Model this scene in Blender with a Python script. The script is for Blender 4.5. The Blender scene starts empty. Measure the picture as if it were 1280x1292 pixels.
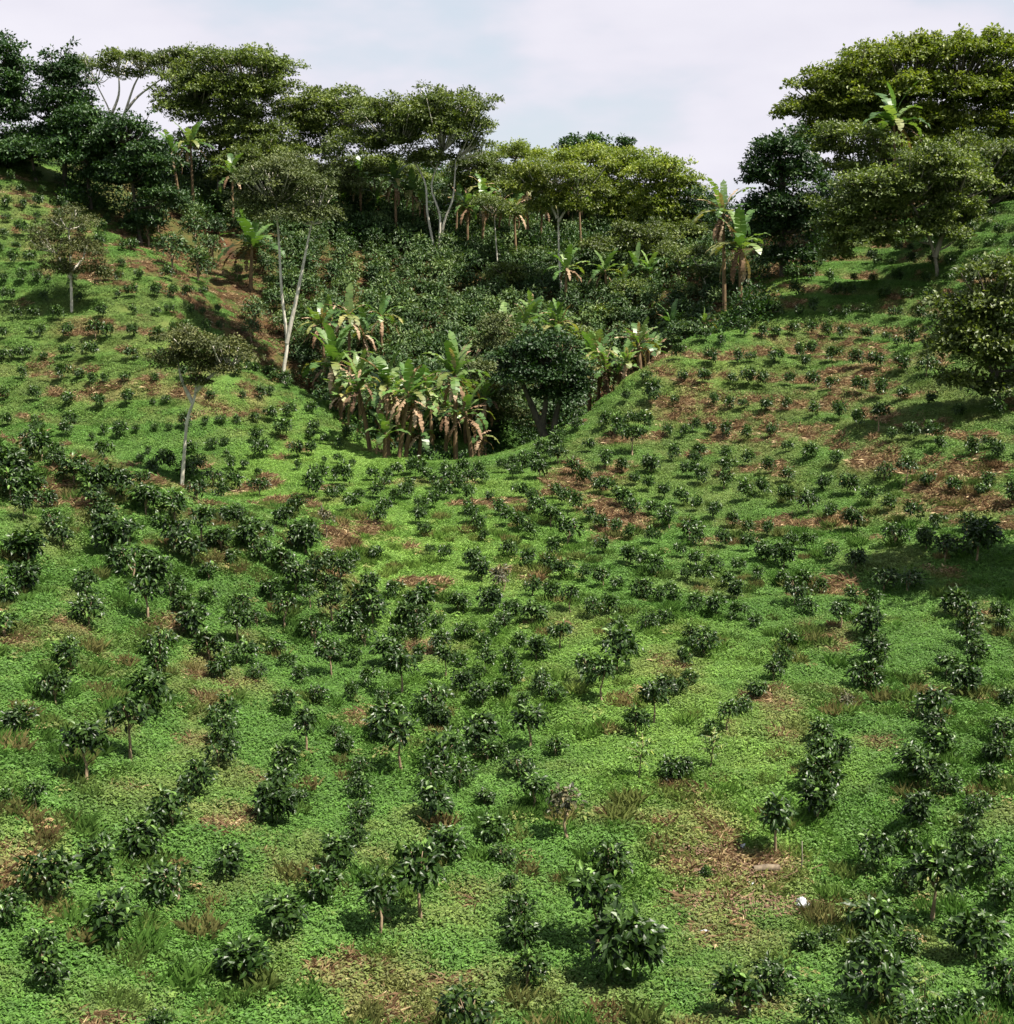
import bpy, math, random
import numpy as np
from mathutils import Vector, Matrix
R = np.random.default_rng(11)
random.seed(5)
sc = bpy.context.scene
COL = sc.collection
# ------------------------------------------------------------------ camera
F, PITCH = 1545.0, math.radians(12.6)
CP, SP = math.cos(PITCH), math.sin(PITCH)
cam_d = bpy.data.cameras.new('camera'); cam = bpy.data.objects.new('camera', cam_d); COL.objects.link(cam)
cam_d.sensor_fit = 'HORIZONTAL'; cam_d.sensor_width = 36.0; cam_d.lens = 36.0*F/1280
cam_d.clip_start = 0.1; cam_d.clip_end = 6000
cam.location = (0, 0, 0); cam.rotation_euler = (math.pi/2-PITCH, 0, 0)
sc.camera = cam

def ray(px, py):
    u = (px-640)/F; v = (646-py)/F
    return np.array([u, CP+v*SP, -SP+v*CP])
def at(px, py, Y):
    d = ray(px, py); return d*(Y/d[1])
def project(P):
    P = np.atleast_2d(P); d = P[:, 1]*CP-P[:, 2]*SP; up = P[:, 1]*SP+P[:, 2]*CP
    return 640+F*P[:, 0]/d, 646-F*up/d, d

# ------------------------------------------------------------------ terrain height field (thin plate through surveyed spots)
PC = [(640,1290,19),(640,1050,26.5),(640,900,34),(640,750,46),(640,660,57),(620,597,69),
 (0,1290,16.5),(0,1000,24),(0,860,30),(40,720,39),(30,620,46),(0,557,50),(120,607,48),(220,652,47),(330,692,46),(450,722,48),
 (250,1290,18),(250,1000,27),(250,860,34),(250,760,41),(450,850,37.5),(450,1050,26),
 (1280,1290,18.5),(1280,1050,26),(1280,900,33.5),(1280,750,44),(1280,600,56),(1000,900,34),(1000,750,46),(1000,1100,25),
 (1000,650,57),(1000,560,68),(1000,450,83),(840,640,60),(840,520,76),(1130,450,78),(1130,560,63),(1130,650,54),(1280,450,72),(1280,330,84),(1280,250,95),(1280,200,118),
 (720,540,76),(800,480,80),(870,430,86),(980,370,95),(720,640,60),(1100,330,100),(1050,290,108),(1180,400,85),
 (0,540,75),(0,450,83),(0,350,93),(0,212,110),(130,290,106),(90,400,88),(200,330,99),(230,450,82),(300,410,95),(390,500,84),(480,583,72),(230,625,65),(120,587,67),(400,600,68),(330,560,74),(520,620,64),(400,650,58),
 (500,565,82),(430,470,95),(500,400,105),(350,330,111),(550,330,117),(250,262,122),(500,250,132),(650,290,130),(600,240,141),(700,400,108),(800,400,104),(860,330,118),(960,330,106),(600,520,88),(320,420,99),(240,335,108)]
WC = [(-27,60,-12),(2.5,84,-15),(9.5,93,-12.6),(-15.5,92,-12.2),(-60,165,-8),(0,172,-9),(60,162,-4),(-30,155,-1),(25,157,-1),(-62,112,9),(-42,52,-4.5),(-36,35,-6.5),(-30,20,-7.5),
 (46,60,-5.5),(42,40,-9),(32,22,-11.5),(0,0,-2.2),(0,8,-7.6),(-12,0,-2.2),(12,0,-2.2),(-15,9,-7.4),(15,9,-7.9),(0,-12,2),(-30,0,-1),(30,0,-3),(60,100,4),(60,120,9),(-62,80,-1),(-50,140,7)]
CPT = np.array([at(*p) for p in PC]+[np.array(w, float) for w in WC])
S = 50.0
def tps(r2): return np.where(r2 > 1e-12, 0.5*r2*np.log(np.maximum(r2, 1e-12)), 0)
n = len(CPT); XY = CPT[:, :2]/S
A = np.zeros((n+3, n+3)); D2 = ((XY[:, None]-XY[None])**2).sum(-1)
A[:n, :n] = tps(D2)+np.eye(n)*2e-4
A[:n, n] = 1; A[:n, n+1:] = XY; A[n, :n] = 1; A[n+1:, :n] = XY.T
sol = np.linalg.solve(A, np.r_[CPT[:, 2], 0, 0, 0])
def hbase(x, y):
    x = np.clip(x, -75, 75); y = np.clip(y, -14, 172)
    q = np.stack([x, y], -1)/S; sh = q.shape[:-1]; q = q.reshape(-1, 2); out = np.zeros(len(q))
    for i in range(0, len(q), 20000):
        b = q[i:i+20000]; out[i:i+20000] = tps(((b[:, None]-XY[None])**2).sum(-1))@sol[:n]+sol[n]+b@sol[n+1:]
    return out.reshape(sh)
# value noise
_T = R.random((256, 256))
def vnoise(x, y):
    xi = np.floor(x).astype(int); yi = np.floor(y).astype(int); fx = x-xi; fy = y-yi
    fx = fx*fx*(3-2*fx); fy = fy*fy*(3-2*fy)
    a = _T[xi % 256, yi % 256]; b = _T[(xi+1) % 256, yi % 256]; c = _T[xi % 256, (yi+1) % 256]; d = _T[(xi+1) % 256, (yi+1) % 256]
    return (a*(1-fx)+b*fx)*(1-fy)+(c*(1-fx)+d*fx)*fy
def fbm(x, y, o=4):
    s = 0; a = .5
    for k in range(o):
        s = s+a*(vnoise(x+17*k, y-9*k)); x = x*2.03; y = y*2.03; a *= .5
    return s/(1-.5**o)
def axis(lo, hi, step, far):
    core = np.arange(lo, hi+1e-6, step); g = []; d = step
    while sum(g) < far: d *= 1.35; g.append(d)
    c = np.cumsum(g); return np.r_[(lo-c)[::-1], core, hi+c]
gx = axis(-66, 66, .5, 2500); gy = axis(-14, 165, .5, 2500)
GX, GY = np.meshgrid(gx, gy, indexing='ij')
H = hbase(GX, GY)
out = np.maximum(0, np.maximum(np.abs(GX)-75, np.maximum(GY-172, -GY-14)))
H = H*np.exp(-out/160)+(-12)*(1-np.exp(-out/160))
HB = H.copy()
H += (fbm(GX/4.5, GY/4.5, 4)-.5)*.55+(fbm(GX/.9+50, GY/.9, 2)-.5)*.16
H += .15*np.sin(HB*2*math.pi/1.15+2*vnoise(GX/9, GY/9))*np.clip((HB+12.4)/1.5, 0, 1)*(GY < 115)
def hgt(x, y, H=H):
    i = np.clip(np.searchsorted(gx, x)-1, 0, len(gx)-2); j = np.clip(np.searchsorted(gy, y)-1, 0, len(gy)-2)
    fx = (x-gx[i])/(gx[i+1]-gx[i]); fy = (y-gy[j])/(gy[j+1]-gy[j])
    return (H[i, j]*(1-fx)+H[i+1, j]*fx)*(1-fy)+(H[i, j+1]*(1-fx)+H[i+1, j+1]*fx)*fy
def normal(x, y, e=.5):
    dx = (hgt(x+e, y)-hgt(x-e, y))/(2*e); dy = (hgt(x, y+e)-hgt(x, y-e))/(2*e)
    nn = np.stack([-dx, -dy, np.ones_like(dx)], -1); return nn/np.linalg.norm(nn, axis=-1, keepdims=True)
Ys = np.arange(14, 170, .15)
def cast(px, py, ymin=0):
    d = ray(px, py); X = d[0]/d[1]*Ys; Z = d[2]/d[1]*Ys
    dz = Z-hgt(X, Ys); k = np.where((dz < 0) & (Ys > ymin))[0]
    if len(k) == 0: return None
    k = k[0]
    if k > 0 and dz[k-1] > 0: t = dz[k-1]/(dz[k-1]-dz[k]); y = Ys[k-1]+t*.15
    else: y = Ys[k]
    x = d[0]/d[1]*y
    return np.array([x, y, float(hgt(np.array(x), np.array(y)))])

# ------------------------------------------------------------------ mesh helpers
def mesh(name, V, F_list, attrs=None, mats=(), smooth=False, mat_idx=None):
    me = bpy.data.meshes.new(name); V = np.asarray(V, np.float32)
    F_list = [np.asarray(f, np.int32) for f in F_list if len(f)]
    me.vertices.add(len(V)); me.vertices.foreach_set('co', V.ravel())
    loops = np.concatenate([f.ravel() for f in F_list]); sizes = np.concatenate([np.full(len(f), f.shape[1]) for f in F_list])
    me.loops.add(len(loops)); me.loops.foreach_set('vertex_index', loops)
    me.polygons.add(len(sizes)); me.polygons.foreach_set('loop_start', np.r_[0, np.cumsum(sizes)[:-1]].astype(np.int32))
    me.polygons.foreach_set('loop_total', sizes.astype(np.int32))
    if mat_idx is not None: me.polygons.foreach_set('material_index', np.asarray(mat_idx, np.int32))
    me.polygons.foreach_set('use_smooth', np.full(len(sizes), smooth))
    for k, a in (attrs or {}).items():
        t = me.attributes.new(k, 'FLOAT', 'POINT'); t.data.foreach_set('value', np.asarray(a, np.float32))
    for m in mats: me.materials.append(m)
    me.update(calc_edges=True); return me
def link(name, me, parent=None, loc=None):
    o = bpy.data.objects.new(name, me); COL.objects.link(o)
    if parent is not None: o.parent = parent
    if loc is not None: o.location = loc
    return o
def tag(o, label=None, cat=None, group=None, kind=None):
    if label: o['label'] = label
    if cat: o['category'] = cat
    if group: o['group'] = group
    if kind: o['kind'] = kind
    return o
def unit(a): return a/np.maximum(np.linalg.norm(a, axis=-1, keepdims=True), 1e-9)
class Acc:
    def __init__(s): s.V = []; s.Q = []; s.T = []; s.v = []; s.n = 0
    def add(s, V, Q=None, T=None, v=.5):
        V = np.asarray(V, float).reshape(-1, 3)
        if Q is not None and len(Q): s.Q.append(np.asarray(Q)+s.n)
        if T is not None and len(T): s.T.append(np.asarray(T)+s.n)
        s.V.append(V); s.v.append(np.broadcast_to(v, (len(V),)) if np.ndim(v) < 2 else v); s.n += len(V)
    def mesh(s, name, mats, smooth=False):
        V = np.concatenate(s.V); fl = []
        if s.Q: fl.append(np.concatenate(s.Q))
        if s.T: fl.append(np.concatenate(s.T))
        return mesh(name, V, fl, {'v': np.concatenate(s.v)}, mats, smooth)
LEAF_FULL = np.array([(0,0,0),(.18,.42,.05),(.6,.5,.06),(1,0,-.22),(.6,-.5,.06),(.18,-.42,.05),(.3,0,-.03),(.65,0,-.1)])
LQ = [(6,1,2,7),(5,6,7,4)]; LT = [(0,1,6),(0,6,5),(2,3,7),(7,3,4)]
LEAF_MID = np.array([(0,0,0),(.5,.5,.06),(1,0,-.12),(.5,-.5,.06)]); MT = [(0,2,1),(0,3,2)]
def leaves(acc, P, D, N, L, W, v=None, full=False):
    """P base, D along, N up; L,W per-leaf"""
    P = np.asarray(P, float); n = len(P)
    if n == 0: return
    D = unit(D); B = unit(np.cross(N, D)); N2 = np.cross(D, B)
    L = np.broadcast_to(L, (n,)); W = np.broadcast_to(W, (n,))
    T = LEAF_FULL if full else LEAF_MID; k = len(T)
    V = P[:, None]+D[:, None]*(T[None, :, :1]*L[:, None, None])+B[:, None]*(T[None, :, 1:2]*W[:, None, None])+N2[:, None]*(T[None, :, 2:]*L[:, None, None])
    off = (np.arange(n)*k)[:, None, None]
    v = R.random(n) if v is None else np.broadcast_to(v, (n,))
    t = (np.array(LT if full else MT)[None]+off).reshape(-1, 3)
    q = (np.array(LQ)[None]+off).reshape(-1, 4) if full else None
    acc.add(V.reshape(-1, 3), q, t, np.repeat(v, k))
def tube(acc, pts, rad, sides=7, v=.5, cap=True):
    pts = np.asarray(pts, float); rad = np.broadcast_to(rad, (len(pts),))
    t = unit(np.gradient(pts, axis=0)); ref = np.array([.3, .9, .1]) if abs(t[0][2]) > .8 else np.array([0, 0, 1.])
    a = unit(np.cross(t, ref)); b = np.cross(t, a)
    th = np.arange(sides)*2*math.pi/sides
    ring = pts[:, None]+rad[:, None, None]*(a[:, None]*np.cos(th)[None, :, None]+b[:, None]*np.sin(th)[None, :, None])
    m = len(pts); Q = []
    for i in range(m-1):
        for j in range(sides):
            k = (j+1) % sides; Q.append((i*sides+j, i*sides+k, (i+1)*sides+k, (i+1)*sides+j))
    V = np.concatenate([ring.reshape(-1, 3), pts[-1:]+t[-1:]*rad[-1]*.3]); T = [((m-1)*sides+j, (m-1)*sides+(j+1) % sides, m*sides) for j in range(sides)]
    acc.add(V, Q, T, v)
def smooth_path(P, m=4):
    P = np.asarray(P, float)
    if len(P) < 3: return P
    out = []; E = np.vstack([2*P[0]-P[1], P, 2*P[-1]-P[-2]])
    for i in range(1, len(E)-2):
        for t in np.arange(m)/m:
            out.append(.5*((2*E[i])+(-E[i-1]+E[i+1])*t+(2*E[i-1]-5*E[i]+4*E[i+1]-E[i+2])*t*t+(-E[i-1]+3*E[i]-3*E[i+1]+E[i+2])*t**3))
    out.append(P[-1]); return np.array(out)

# ------------------------------------------------------------------ materials
def nt(name):
    m = bpy.data.materials.new(name); m.use_nodes = True; t = m.node_tree; t.nodes.clear()
    o = t.nodes.new('ShaderNodeOutputMaterial'); return m, t, o
def N(t, typ, **kw):
    nd = t.nodes.new(typ)
    for k, v in kw.items():
        if k.startswith('i_'):
            key = k[2:]; nd.inputs[int(key) if key.isdigit() else key.replace('_', ' ')].default_value = v
        else: setattr(nd, k, v)
    return nd
def ramp(t, fac, stops):
    r = N(t, 'ShaderNodeValToRGB'); e = r.color_ramp.elements
    while len(e) < len(stops): e.new(.5)
    for i, (p, c) in enumerate(stops): e[i].position = p; e[i].color = (*c, 1)
    t.links.new(fac, r.inputs[0]); return r.outputs[0]
def mix(t, fac, a, b, mode='MIX'):
    m = N(t, 'ShaderNodeMix', data_type='RGBA', blend_type=mode)
    for s, x in ((m.inputs[0], fac), (m.inputs[6], a), (m.inputs[7], b)):
        if hasattr(x, 'is_linked') or isinstance(x, bpy.types.NodeSocket): t.links.new(x, s)
        elif isinstance(x, (int, float)): s.default_value = x
        else: s.default_value = (*x, 1)
    return m.outputs[2]
def math_(t, op, a, b=0.0, clamp=False):
    m = N(t, 'ShaderNodeMath', operation=op, use_clamp=clamp)
    for s, x in ((m.inputs[0], a), (m.inputs[1], b)):
        if isinstance(x, bpy.types.NodeSocket): t.links.new(x, s)
        else: s.default_value = x
    return m.outputs[0]
def noise(t, scale, detail=3, rough=.55, vec=None):
    nn = N(t, 'ShaderNodeTexNoise'); nn.inputs['Scale'].default_value = scale; nn.inputs['Detail'].default_value = detail; nn.inputs['Roughness'].default_value = rough
    if vec is None: vec = N(t, 'ShaderNodeNewGeometry').outputs['Position']
    t.links.new(vec, nn.inputs['Vector']); return nn.outputs[0]
def leaf_mat(name, stops, rough=.5, spec=.4, transl=.25, obj_var=True, tips=None):
    """stops: colours over the per-leaf random; small per-plant and per-place variation"""
    m, t, o = nt(name)
    v = N(t, 'ShaderNodeAttribute', attribute_name='v').outputs['Fac']
    c = ramp(t, v, stops)
    big = noise(t, .35, 2)
    f = math_(t, 'MULTIPLY_ADD', big, .9); f.node.inputs[2].default_value = .55
    if obj_var:
        rnd = N(t, 'ShaderNodeObjectInfo').outputs['Random']
        g = math_(t, 'MULTIPLY_ADD', rnd, .35); g.node.inputs[2].default_value = .82
        f = math_(t, 'MULTIPLY', f, g)
    vm = N(t, 'ShaderNodeVectorMath', operation='SCALE'); t.links.new(c, vm.inputs[0]); t.links.new(f, vm.inputs['Scale'])
    p = N(t, 'ShaderNodeBsdfPrincipled'); t.links.new(vm.outputs[0], p.inputs['Base Color'])
    p.inputs['Roughness'].default_value = rough; p.inputs['Specular IOR Level'].default_value = spec
    if transl > 0:
        tr = N(t, 'ShaderNodeBsdfTranslucent'); col2 = mix(t, 1.0, vm.outputs[0], (1.25, 1.35, .45), 'MULTIPLY'); t.links.new(col2, tr.inputs[0])
        ms = N(t, 'ShaderNodeMixShader'); ms.inputs[0].default_value = transl
        t.links.new(p.outputs[0], ms.inputs[1]); t.links.new(tr.outputs[0], ms.inputs[2]); t.links.new(ms.outputs[0], o.inputs[0])
    else: t.links.new(p.outputs[0], o.inputs[0])
    return m
def bark_mat(name, a, b, scale=6, rough=.85):
    m, t, o = nt(name)
    tc = N(t, 'ShaderNodeTexCoord'); mp = N(t, 'ShaderNodeMapping'); mp.inputs['Scale'].default_value = (1, 1, .35); t.links.new(tc.outputs['Object'], mp.inputs[0])
    nz = noise(t, scale, 4, .7, mp.outputs[0]); c = ramp(t, nz, [(.35, a), (.65, b)])
    p = N(t, 'ShaderNodeBsdfPrincipled'); t.links.new(c, p.inputs['Base Color']); p.inputs['Roughness'].default_value = rough
    bm = N(t, 'ShaderNodeBump'); bm.inputs['Strength'].default_value = .4; bm.inputs['Distance'].default_value = .03; t.links.new(nz, bm.inputs['Height']); t.links.new(bm.outputs[0], p.inputs['Normal'])
    t.links.new(p.outputs[0], o.inputs[0]); return m

M = {}
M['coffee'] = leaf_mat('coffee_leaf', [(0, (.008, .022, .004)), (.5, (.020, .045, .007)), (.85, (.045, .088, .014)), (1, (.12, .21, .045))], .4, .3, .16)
M['coffee_brown'] = leaf_mat('coffee_leaf_browned', [(0, (.03, .035, .02)), (.5, (.07, .07, .035)), (1, (.16, .13, .06))], .5, .4, .15)
M['coffee_pale'] = leaf_mat('coffee_leaf_pale', [(0, (.05, .10, .025)), (.6, (.12, .2, .04)), (1, (.28, .34, .07))], .45, .4, .25)
M['far_coffee'] = leaf_mat('far_coffee_leaf', [(0, (.018, .042, .012)), (.5, (.045, .085, .025)), (1, (.12, .17, .055))], .5, .28, .2, False)
M['dark_tree'] = leaf_mat('dark_tree_leaf', [(0, (.012, .034, .009)), (.7, (.03, .07, .016)), (1, (.07, .13, .03))], .5, .35, .2)
M['mid_tree'] = leaf_mat('mid_tree_leaf', [(0, (.04, .062, .014)), (.6, (.09, .122, .028)), (1, (.18, .22, .05))], .5, .4, .3)
M['yellow_tree'] = leaf_mat('yellow_tree_leaf', [(0, (.06, .09, .012)), (.6, (.135, .175, .026)), (1, (.25, .28, .05))], .5, .4, .35)
M['grey_tree'] = leaf_mat('grey_tree_leaf', [(0, (.05, .07, .022)), (.6, (.095, .12, .04)), (1, (.16, .18, .07))], .6, .3, .2)
M['olive_tree'] = leaf_mat('olive_tree_leaf', [(0, (.032, .04, .012)), (.6, (.065, .075, .022)), (1, (.12, .12, .04))], .6, .3, .2)
M['banana'] = leaf_mat('banana_leaf', [(0, (.035, .08, .02)), (.5, (.08, .155, .038)), (1, (.19, .26, .085))], .42, .5, .3)
M['banana_yellow'] = leaf_mat('banana_leaf_yellowed', [(0, (.09, .12, .03)), (.6, (.20, .21, .07)), (1, (.32, .28, .11))], .5, .4, .3)
M['banana_dead'] = leaf_mat('banana_leaf_dead', [(0, (.08, .045, .025)), (.5, (.22, .14, .085)), (1, (.42, .32, .22))], .75, .2, .15)
M['banana_stem'] = bark_mat('banana_stem', (.075, .042, .02), (.19, .125, .06), 5)
M['pale_bark'] = bark_mat('pale_bark', (.30, .27, .22), (.62, .58, .50), 5)
M['grey_bark'] = bark_mat('grey_bark', (.10, .085, .065), (.26, .23, .18), 5)
M['dark_bark'] = bark_mat('dark_bark', (.03, .025, .02), (.09, .075, .055), 5)
M['stem'] = bark_mat('coffee_stem', (.13, .085, .05), (.34, .25, .16), 14)

def ground_color(t, dry, soil, tone):
    n1 = noise(t, .22, 4, .6); n2 = noise(t, 2.2, 4, .65)
    g = ramp(t, n1, [(.3, (.092, .20, .036)), (.5, (.13, .265, .05)), (.7, (.18, .325, .07))])
    g = mix(t, .45, g, ramp(t, n2, [(.3, (.07, .135, .025)), (.7, (.19, .285, .055))]))
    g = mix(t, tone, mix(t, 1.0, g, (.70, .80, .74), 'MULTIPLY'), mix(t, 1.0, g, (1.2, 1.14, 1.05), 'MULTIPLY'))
    n3 = noise(t, 1.1, 5, .7)
    d = ramp(t, n3, [(.3, (.17, .10, .05)), (.5, (.26, .175, .085)), (.68, (.34, .26, .12))])
    c = mix(t, dry, g, d)
    if soil is not None: c = mix(t, soil, c, ramp(t, n3, [(.3, (.035, .026, .014)), (.5, (.095, .043, .024)), (.7, (.20, .085, .045))]))
    return c
def make_ground_mat():
    m, t, o = nt('hillside_ground')
    dry = N(t, 'ShaderNodeAttribute', attribute_name='dry').outputs['Fac']; soil = N(t, 'ShaderNodeAttribute', attribute_name='soil').outputs['Fac']
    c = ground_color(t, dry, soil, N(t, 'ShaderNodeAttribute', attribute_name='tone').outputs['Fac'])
    c = mix(t, 1.0, c, (.58, .56, .55), 'MULTIPLY')
    p = N(t, 'ShaderNodeBsdfPrincipled'); t.links.new(c, p.inputs['Base Color']); p.inputs['Roughness'].default_value = .9; p.inputs['Specular IOR Level'].default_value = .15
    h = noise(t, 5, 6, .75); bm = N(t, 'ShaderNodeBump'); bm.inputs['Strength'].default_value = .9; bm.inputs['Distance'].default_value = .15
    t.links.new(h, bm.inputs['Height']); t.links.new(bm.outputs[0], p.inputs['Normal']); t.links.new(p.outputs[0], o.inputs[0]); return m
M['ground'] = make_ground_mat()
def make_cover_mat(name, dryonly=False):
    m, t, o = nt(name)
    dry = N(t, 'ShaderNodeAttribute', attribute_name='dry', attribute_type='INSTANCER').outputs['Fac']
    v = N(t, 'ShaderNodeAttribute', attribute_name='v').outputs['Fac']
    if dryonly:
        c = ramp(t, v, [(0, (.15, .085, .05)), (.4, (.25, .155, .085)), (.8, (.36, .26, .145)), (1, (.46, .37, .22))])
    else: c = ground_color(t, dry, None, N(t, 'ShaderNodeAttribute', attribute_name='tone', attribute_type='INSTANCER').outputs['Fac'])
    k = math_(t, 'MULTIPLY_ADD', v, .7); k.node.inputs[2].default_value = .65
    rnd = N(t, 'ShaderNodeObjectInfo').outputs['Random']; k2 = math_(t, 'MULTIPLY_ADD', rnd, .4); k2.node.inputs[2].default_value = .8
    k = math_(t, 'MULTIPLY', k, k2)
    vm = N(t, 'ShaderNodeVectorMath', operation='SCALE'); t.links.new(c, vm.inputs[0]); t.links.new(k, vm.inputs['Scale'])
    p = N(t, 'ShaderNodeBsdfPrincipled'); t.links.new(vm.outputs[0], p.inputs['Base Color']); p.inputs['Roughness'].default_value = .6; p.inputs['Specular IOR Level'].default_value = .3
    tr = N(t, 'ShaderNodeBsdfTranslucent'); t.links.new(vm.outputs[0], tr.inputs[0]); ms = N(t, 'ShaderNodeMixShader'); ms.inputs[0].default_value = .38
    t.links.new(p.outputs[0], ms.inputs[1]); t.links.new(tr.outputs[0], ms.inputs[2]); t.links.new(ms.outputs[0], o.inputs[0]); return m
M['cover'] = make_cover_mat('ground_herbs'); M['straw'] = make_cover_mat('dry_straw', True)
def plain(name, c, rough=.5, c2=None, scale=8):
    m, t, o = nt(name); p = N(t, 'ShaderNodeBsdfPrincipled'); p.inputs['Roughness'].default_value = rough
    cc = ramp(t, noise(t, scale, 3), [(.35, c), (.65, c2 or tuple(x*.8 for x in c))]); t.links.new(cc, p.inputs['Base Color']); t.links.new(p.outputs[0], o.inputs[0]); return m
M['plastic'] = plain('white_plastic', (.50, .51, .54), .45, (.34, .35, .38), 9)
M['wood'] = plain('cut_wood', (.17, .13, .085), .9, (.08, .06, .04), 14)
M['litter'] = plain('dead_litter', (.11, .055, .035), .9, (.20, .13, .08), 30)

# ------------------------------------------------------------------ dryness and bare soil maps
DRY = [(1020,530,260,70,.30),(140,420,160,60,.24),(900,600,120,40,.25),(1080,480,60,30,.6),(1050,430,60,20,.4),(980,600,45,20,.6),(960,665,50,14,.6),(1095,583,28,14,.9),(1200,620,35,20,.8),(905,560,50,18,.6),(780,650,35,16,.8),(730,600,35,30,.75),(845,470,25,25,.6),(770,600,30,15,.6),(1150,640,40,15,.5),(870,520,40,16,.5),(1000,520,60,18,.5),(1210,640,40,14,.6),(1130,700,45,12,.4),
 (240,500,60,12,.6),(60,470,60,16,.5),(170,480,50,14,.5),(110,410,50,12,.6),(60,250,60,40,.35),(150,380,60,16,.4),(320,500,18,14,.7),(190,420,50,12,.45),
 (425,680,18,16,.9),(535,740,28,8,.8),(520,690,20,7,.5),(850,850,35,25,.6),(980,880,38,14,1),(1100,940,26,12,.9),(1000,930,28,26,.6),(950,960,30,18,.4),
 (935,1095,75,20,.8),(950,1140,90,30,.6),(1000,1150,40,14,.9),(960,1190,60,18,.5),(870,1030,35,16,.5),(470,1083,34,9,1),(390,1078,22,18,.9),(335,1080,7,18,.8),(595,1133,36,9,1),(590,1150,60,20,.3),(25,1090,40,35,.8),(60,1050,18,20,.8),
 (240,850,22,35,.65),(265,880,20,26,.6),(285,1042,26,7,1),(210,790,20,30,.5),(75,800,26,20,.5),(300,870,35,12,.6),(700,1275,70,12,.6),(150,1270,50,12,.5),(330,1240,40,12,.3),(110,640,14,40,.5),(60,680,40,22,.5),(80,600,12,26,.7),(240,950,20,26,.5),(200,1000,60,40,.35),
 (1060,1180,60,25,.55),(1190,1200,50,20,.55),(1180,1130,30,14,.5),(1240,780,30,20,.3),(790,1030,50,14,.35),(1040,880,30,8,.8),(700,970,40,10,.2),(650,730,60,12,.3),(880,740,60,14,.3),(730,780,50,10,.35)]
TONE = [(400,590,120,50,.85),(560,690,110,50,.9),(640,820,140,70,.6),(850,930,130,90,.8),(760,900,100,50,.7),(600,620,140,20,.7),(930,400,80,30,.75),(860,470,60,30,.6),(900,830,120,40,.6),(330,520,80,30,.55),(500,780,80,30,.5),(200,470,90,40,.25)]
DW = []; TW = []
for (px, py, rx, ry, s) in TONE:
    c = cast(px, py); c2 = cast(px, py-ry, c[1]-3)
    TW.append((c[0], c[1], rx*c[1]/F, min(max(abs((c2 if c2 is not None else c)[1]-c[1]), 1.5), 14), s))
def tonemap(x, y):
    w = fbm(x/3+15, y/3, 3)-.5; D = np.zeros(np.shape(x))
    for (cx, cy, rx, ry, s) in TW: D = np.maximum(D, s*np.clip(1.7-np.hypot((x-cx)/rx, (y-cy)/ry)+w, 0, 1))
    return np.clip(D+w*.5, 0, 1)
for (px, py, rx, ry, s) in DRY:
    c = cast(px, py)
    if c is None: continue
    c2 = cast(px, py-ry, c[1]-3); c1 = cast(px, py+ry, 0)
    dep = min(max(abs((c2 if c2 is not None else c)[1]-c[1]), .4), 9); DW.append((c[0], c[1], rx*c[1]/F, dep, s))
def seg_dist(x, y, pts):
    d = np.full(np.shape(x), 1e9)
    for a, b in zip(pts[:-1], pts[1:]):
        ab = b-a; t = np.clip(((x-a[0])*ab[0]+(y-a[1])*ab[1])/(ab@ab), 0, 1); d = np.minimum(d, np.hypot(x-a[0]-t*ab[0], y-a[1]-t*ab[1]))
    return d
SOILPATH = [at(150, 300, 107)[:2], at(240, 345, 106)[:2], at(310, 415, 99)[:2], at(365, 480, 91)[:2]]
SOIL2 = [at(255, 250, 121)[:2], at(290, 310, 112)[:2], at(310, 370, 104)[:2], at(345, 440, 97)[:2]]
def phase(x, y, h): return h*2*math.pi/1.15+2*vnoise(x/9, y/9)
def drymap(x, y):
    hb = hgt(x, y, HB); sl = np.clip((hb+12.3)/1.5, 0, 1)*(y > 50)*(y < 112); st = np.clip(np.sin(phase(x, y, hb)+2.6)*.9-.1+(fbm(x/1.1, y/1.1+7, 3)-.5)*2.6, 0, 1)
    streak = st*sl*np.where(x > 2, .82, .48)*np.clip((fbm(x/7, y/7+3, 2)-.3)*4, .3, 1)
    w = fbm(x/1.3+5, y/1.3, 3)-.5; w2 = fbm(x/1.3-31, y/1.3+12, 3)-.5; D = np.zeros(np.shape(x))
    for (cx, cy, rx, ry, s) in DW:
        q = np.hypot((x-cx)/rx, (y-cy)/ry)+w*1.6; D = np.maximum(D, s*np.clip((1.7-q)*.75, 0, 1))
    D = np.maximum(D, np.clip((fbm(x/2.2, y/2.2+40, 4)-.60)*5, 0, np.where(y < 50, .45, .75)))
    D = np.maximum(D*np.clip(.8+w2*2.2, .15, 1.3), streak)
    return np.clip(D*.92, 0, 1)
def pathsoil(x, y): return np.maximum(np.clip(1.5-seg_dist(x, y, SOILPATH)/1.3, 0, 1), np.clip(1.5-seg_dist(x, y, SOIL2)/1.5, 0, 1))
def soilmap(x, y):
    nz = fbm(x/2, y/2+90, 3)
    s = np.clip(1.5-seg_dist(x, y, SOILPATH)/1.3-nz, 0, 1)
    s = np.maximum(s, np.clip(1.6-seg_dist(x, y, SOIL2)/1.7-nz, 0, 1))
    far = np.clip((y-88)/6, 0, 1)*np.clip((nz-.48)*7, 0, 1)*(np.abs(x) < 60)
    under = np.clip((y-90-np.clip(x, 0, 99)*.42-np.clip(-x-16, 0, 40)*1.1)/4, 0, 1)*np.clip(1.2-nz, .5, 1)*.9*(y < 150)
    s = np.maximum(s, under)
    leftcrest = far*(seg_dist(x, y, SOILPATH) > 0)*np.where(x > -35, 1, 0)*(y > 92+np.clip(x-14, 0, 50)*.9)
    return np.clip(np.maximum(s, leftcrest*.9), 0, 1)
nx, ny = GX.shape
idx = np.arange(nx*ny).reshape(nx, ny)
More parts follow.
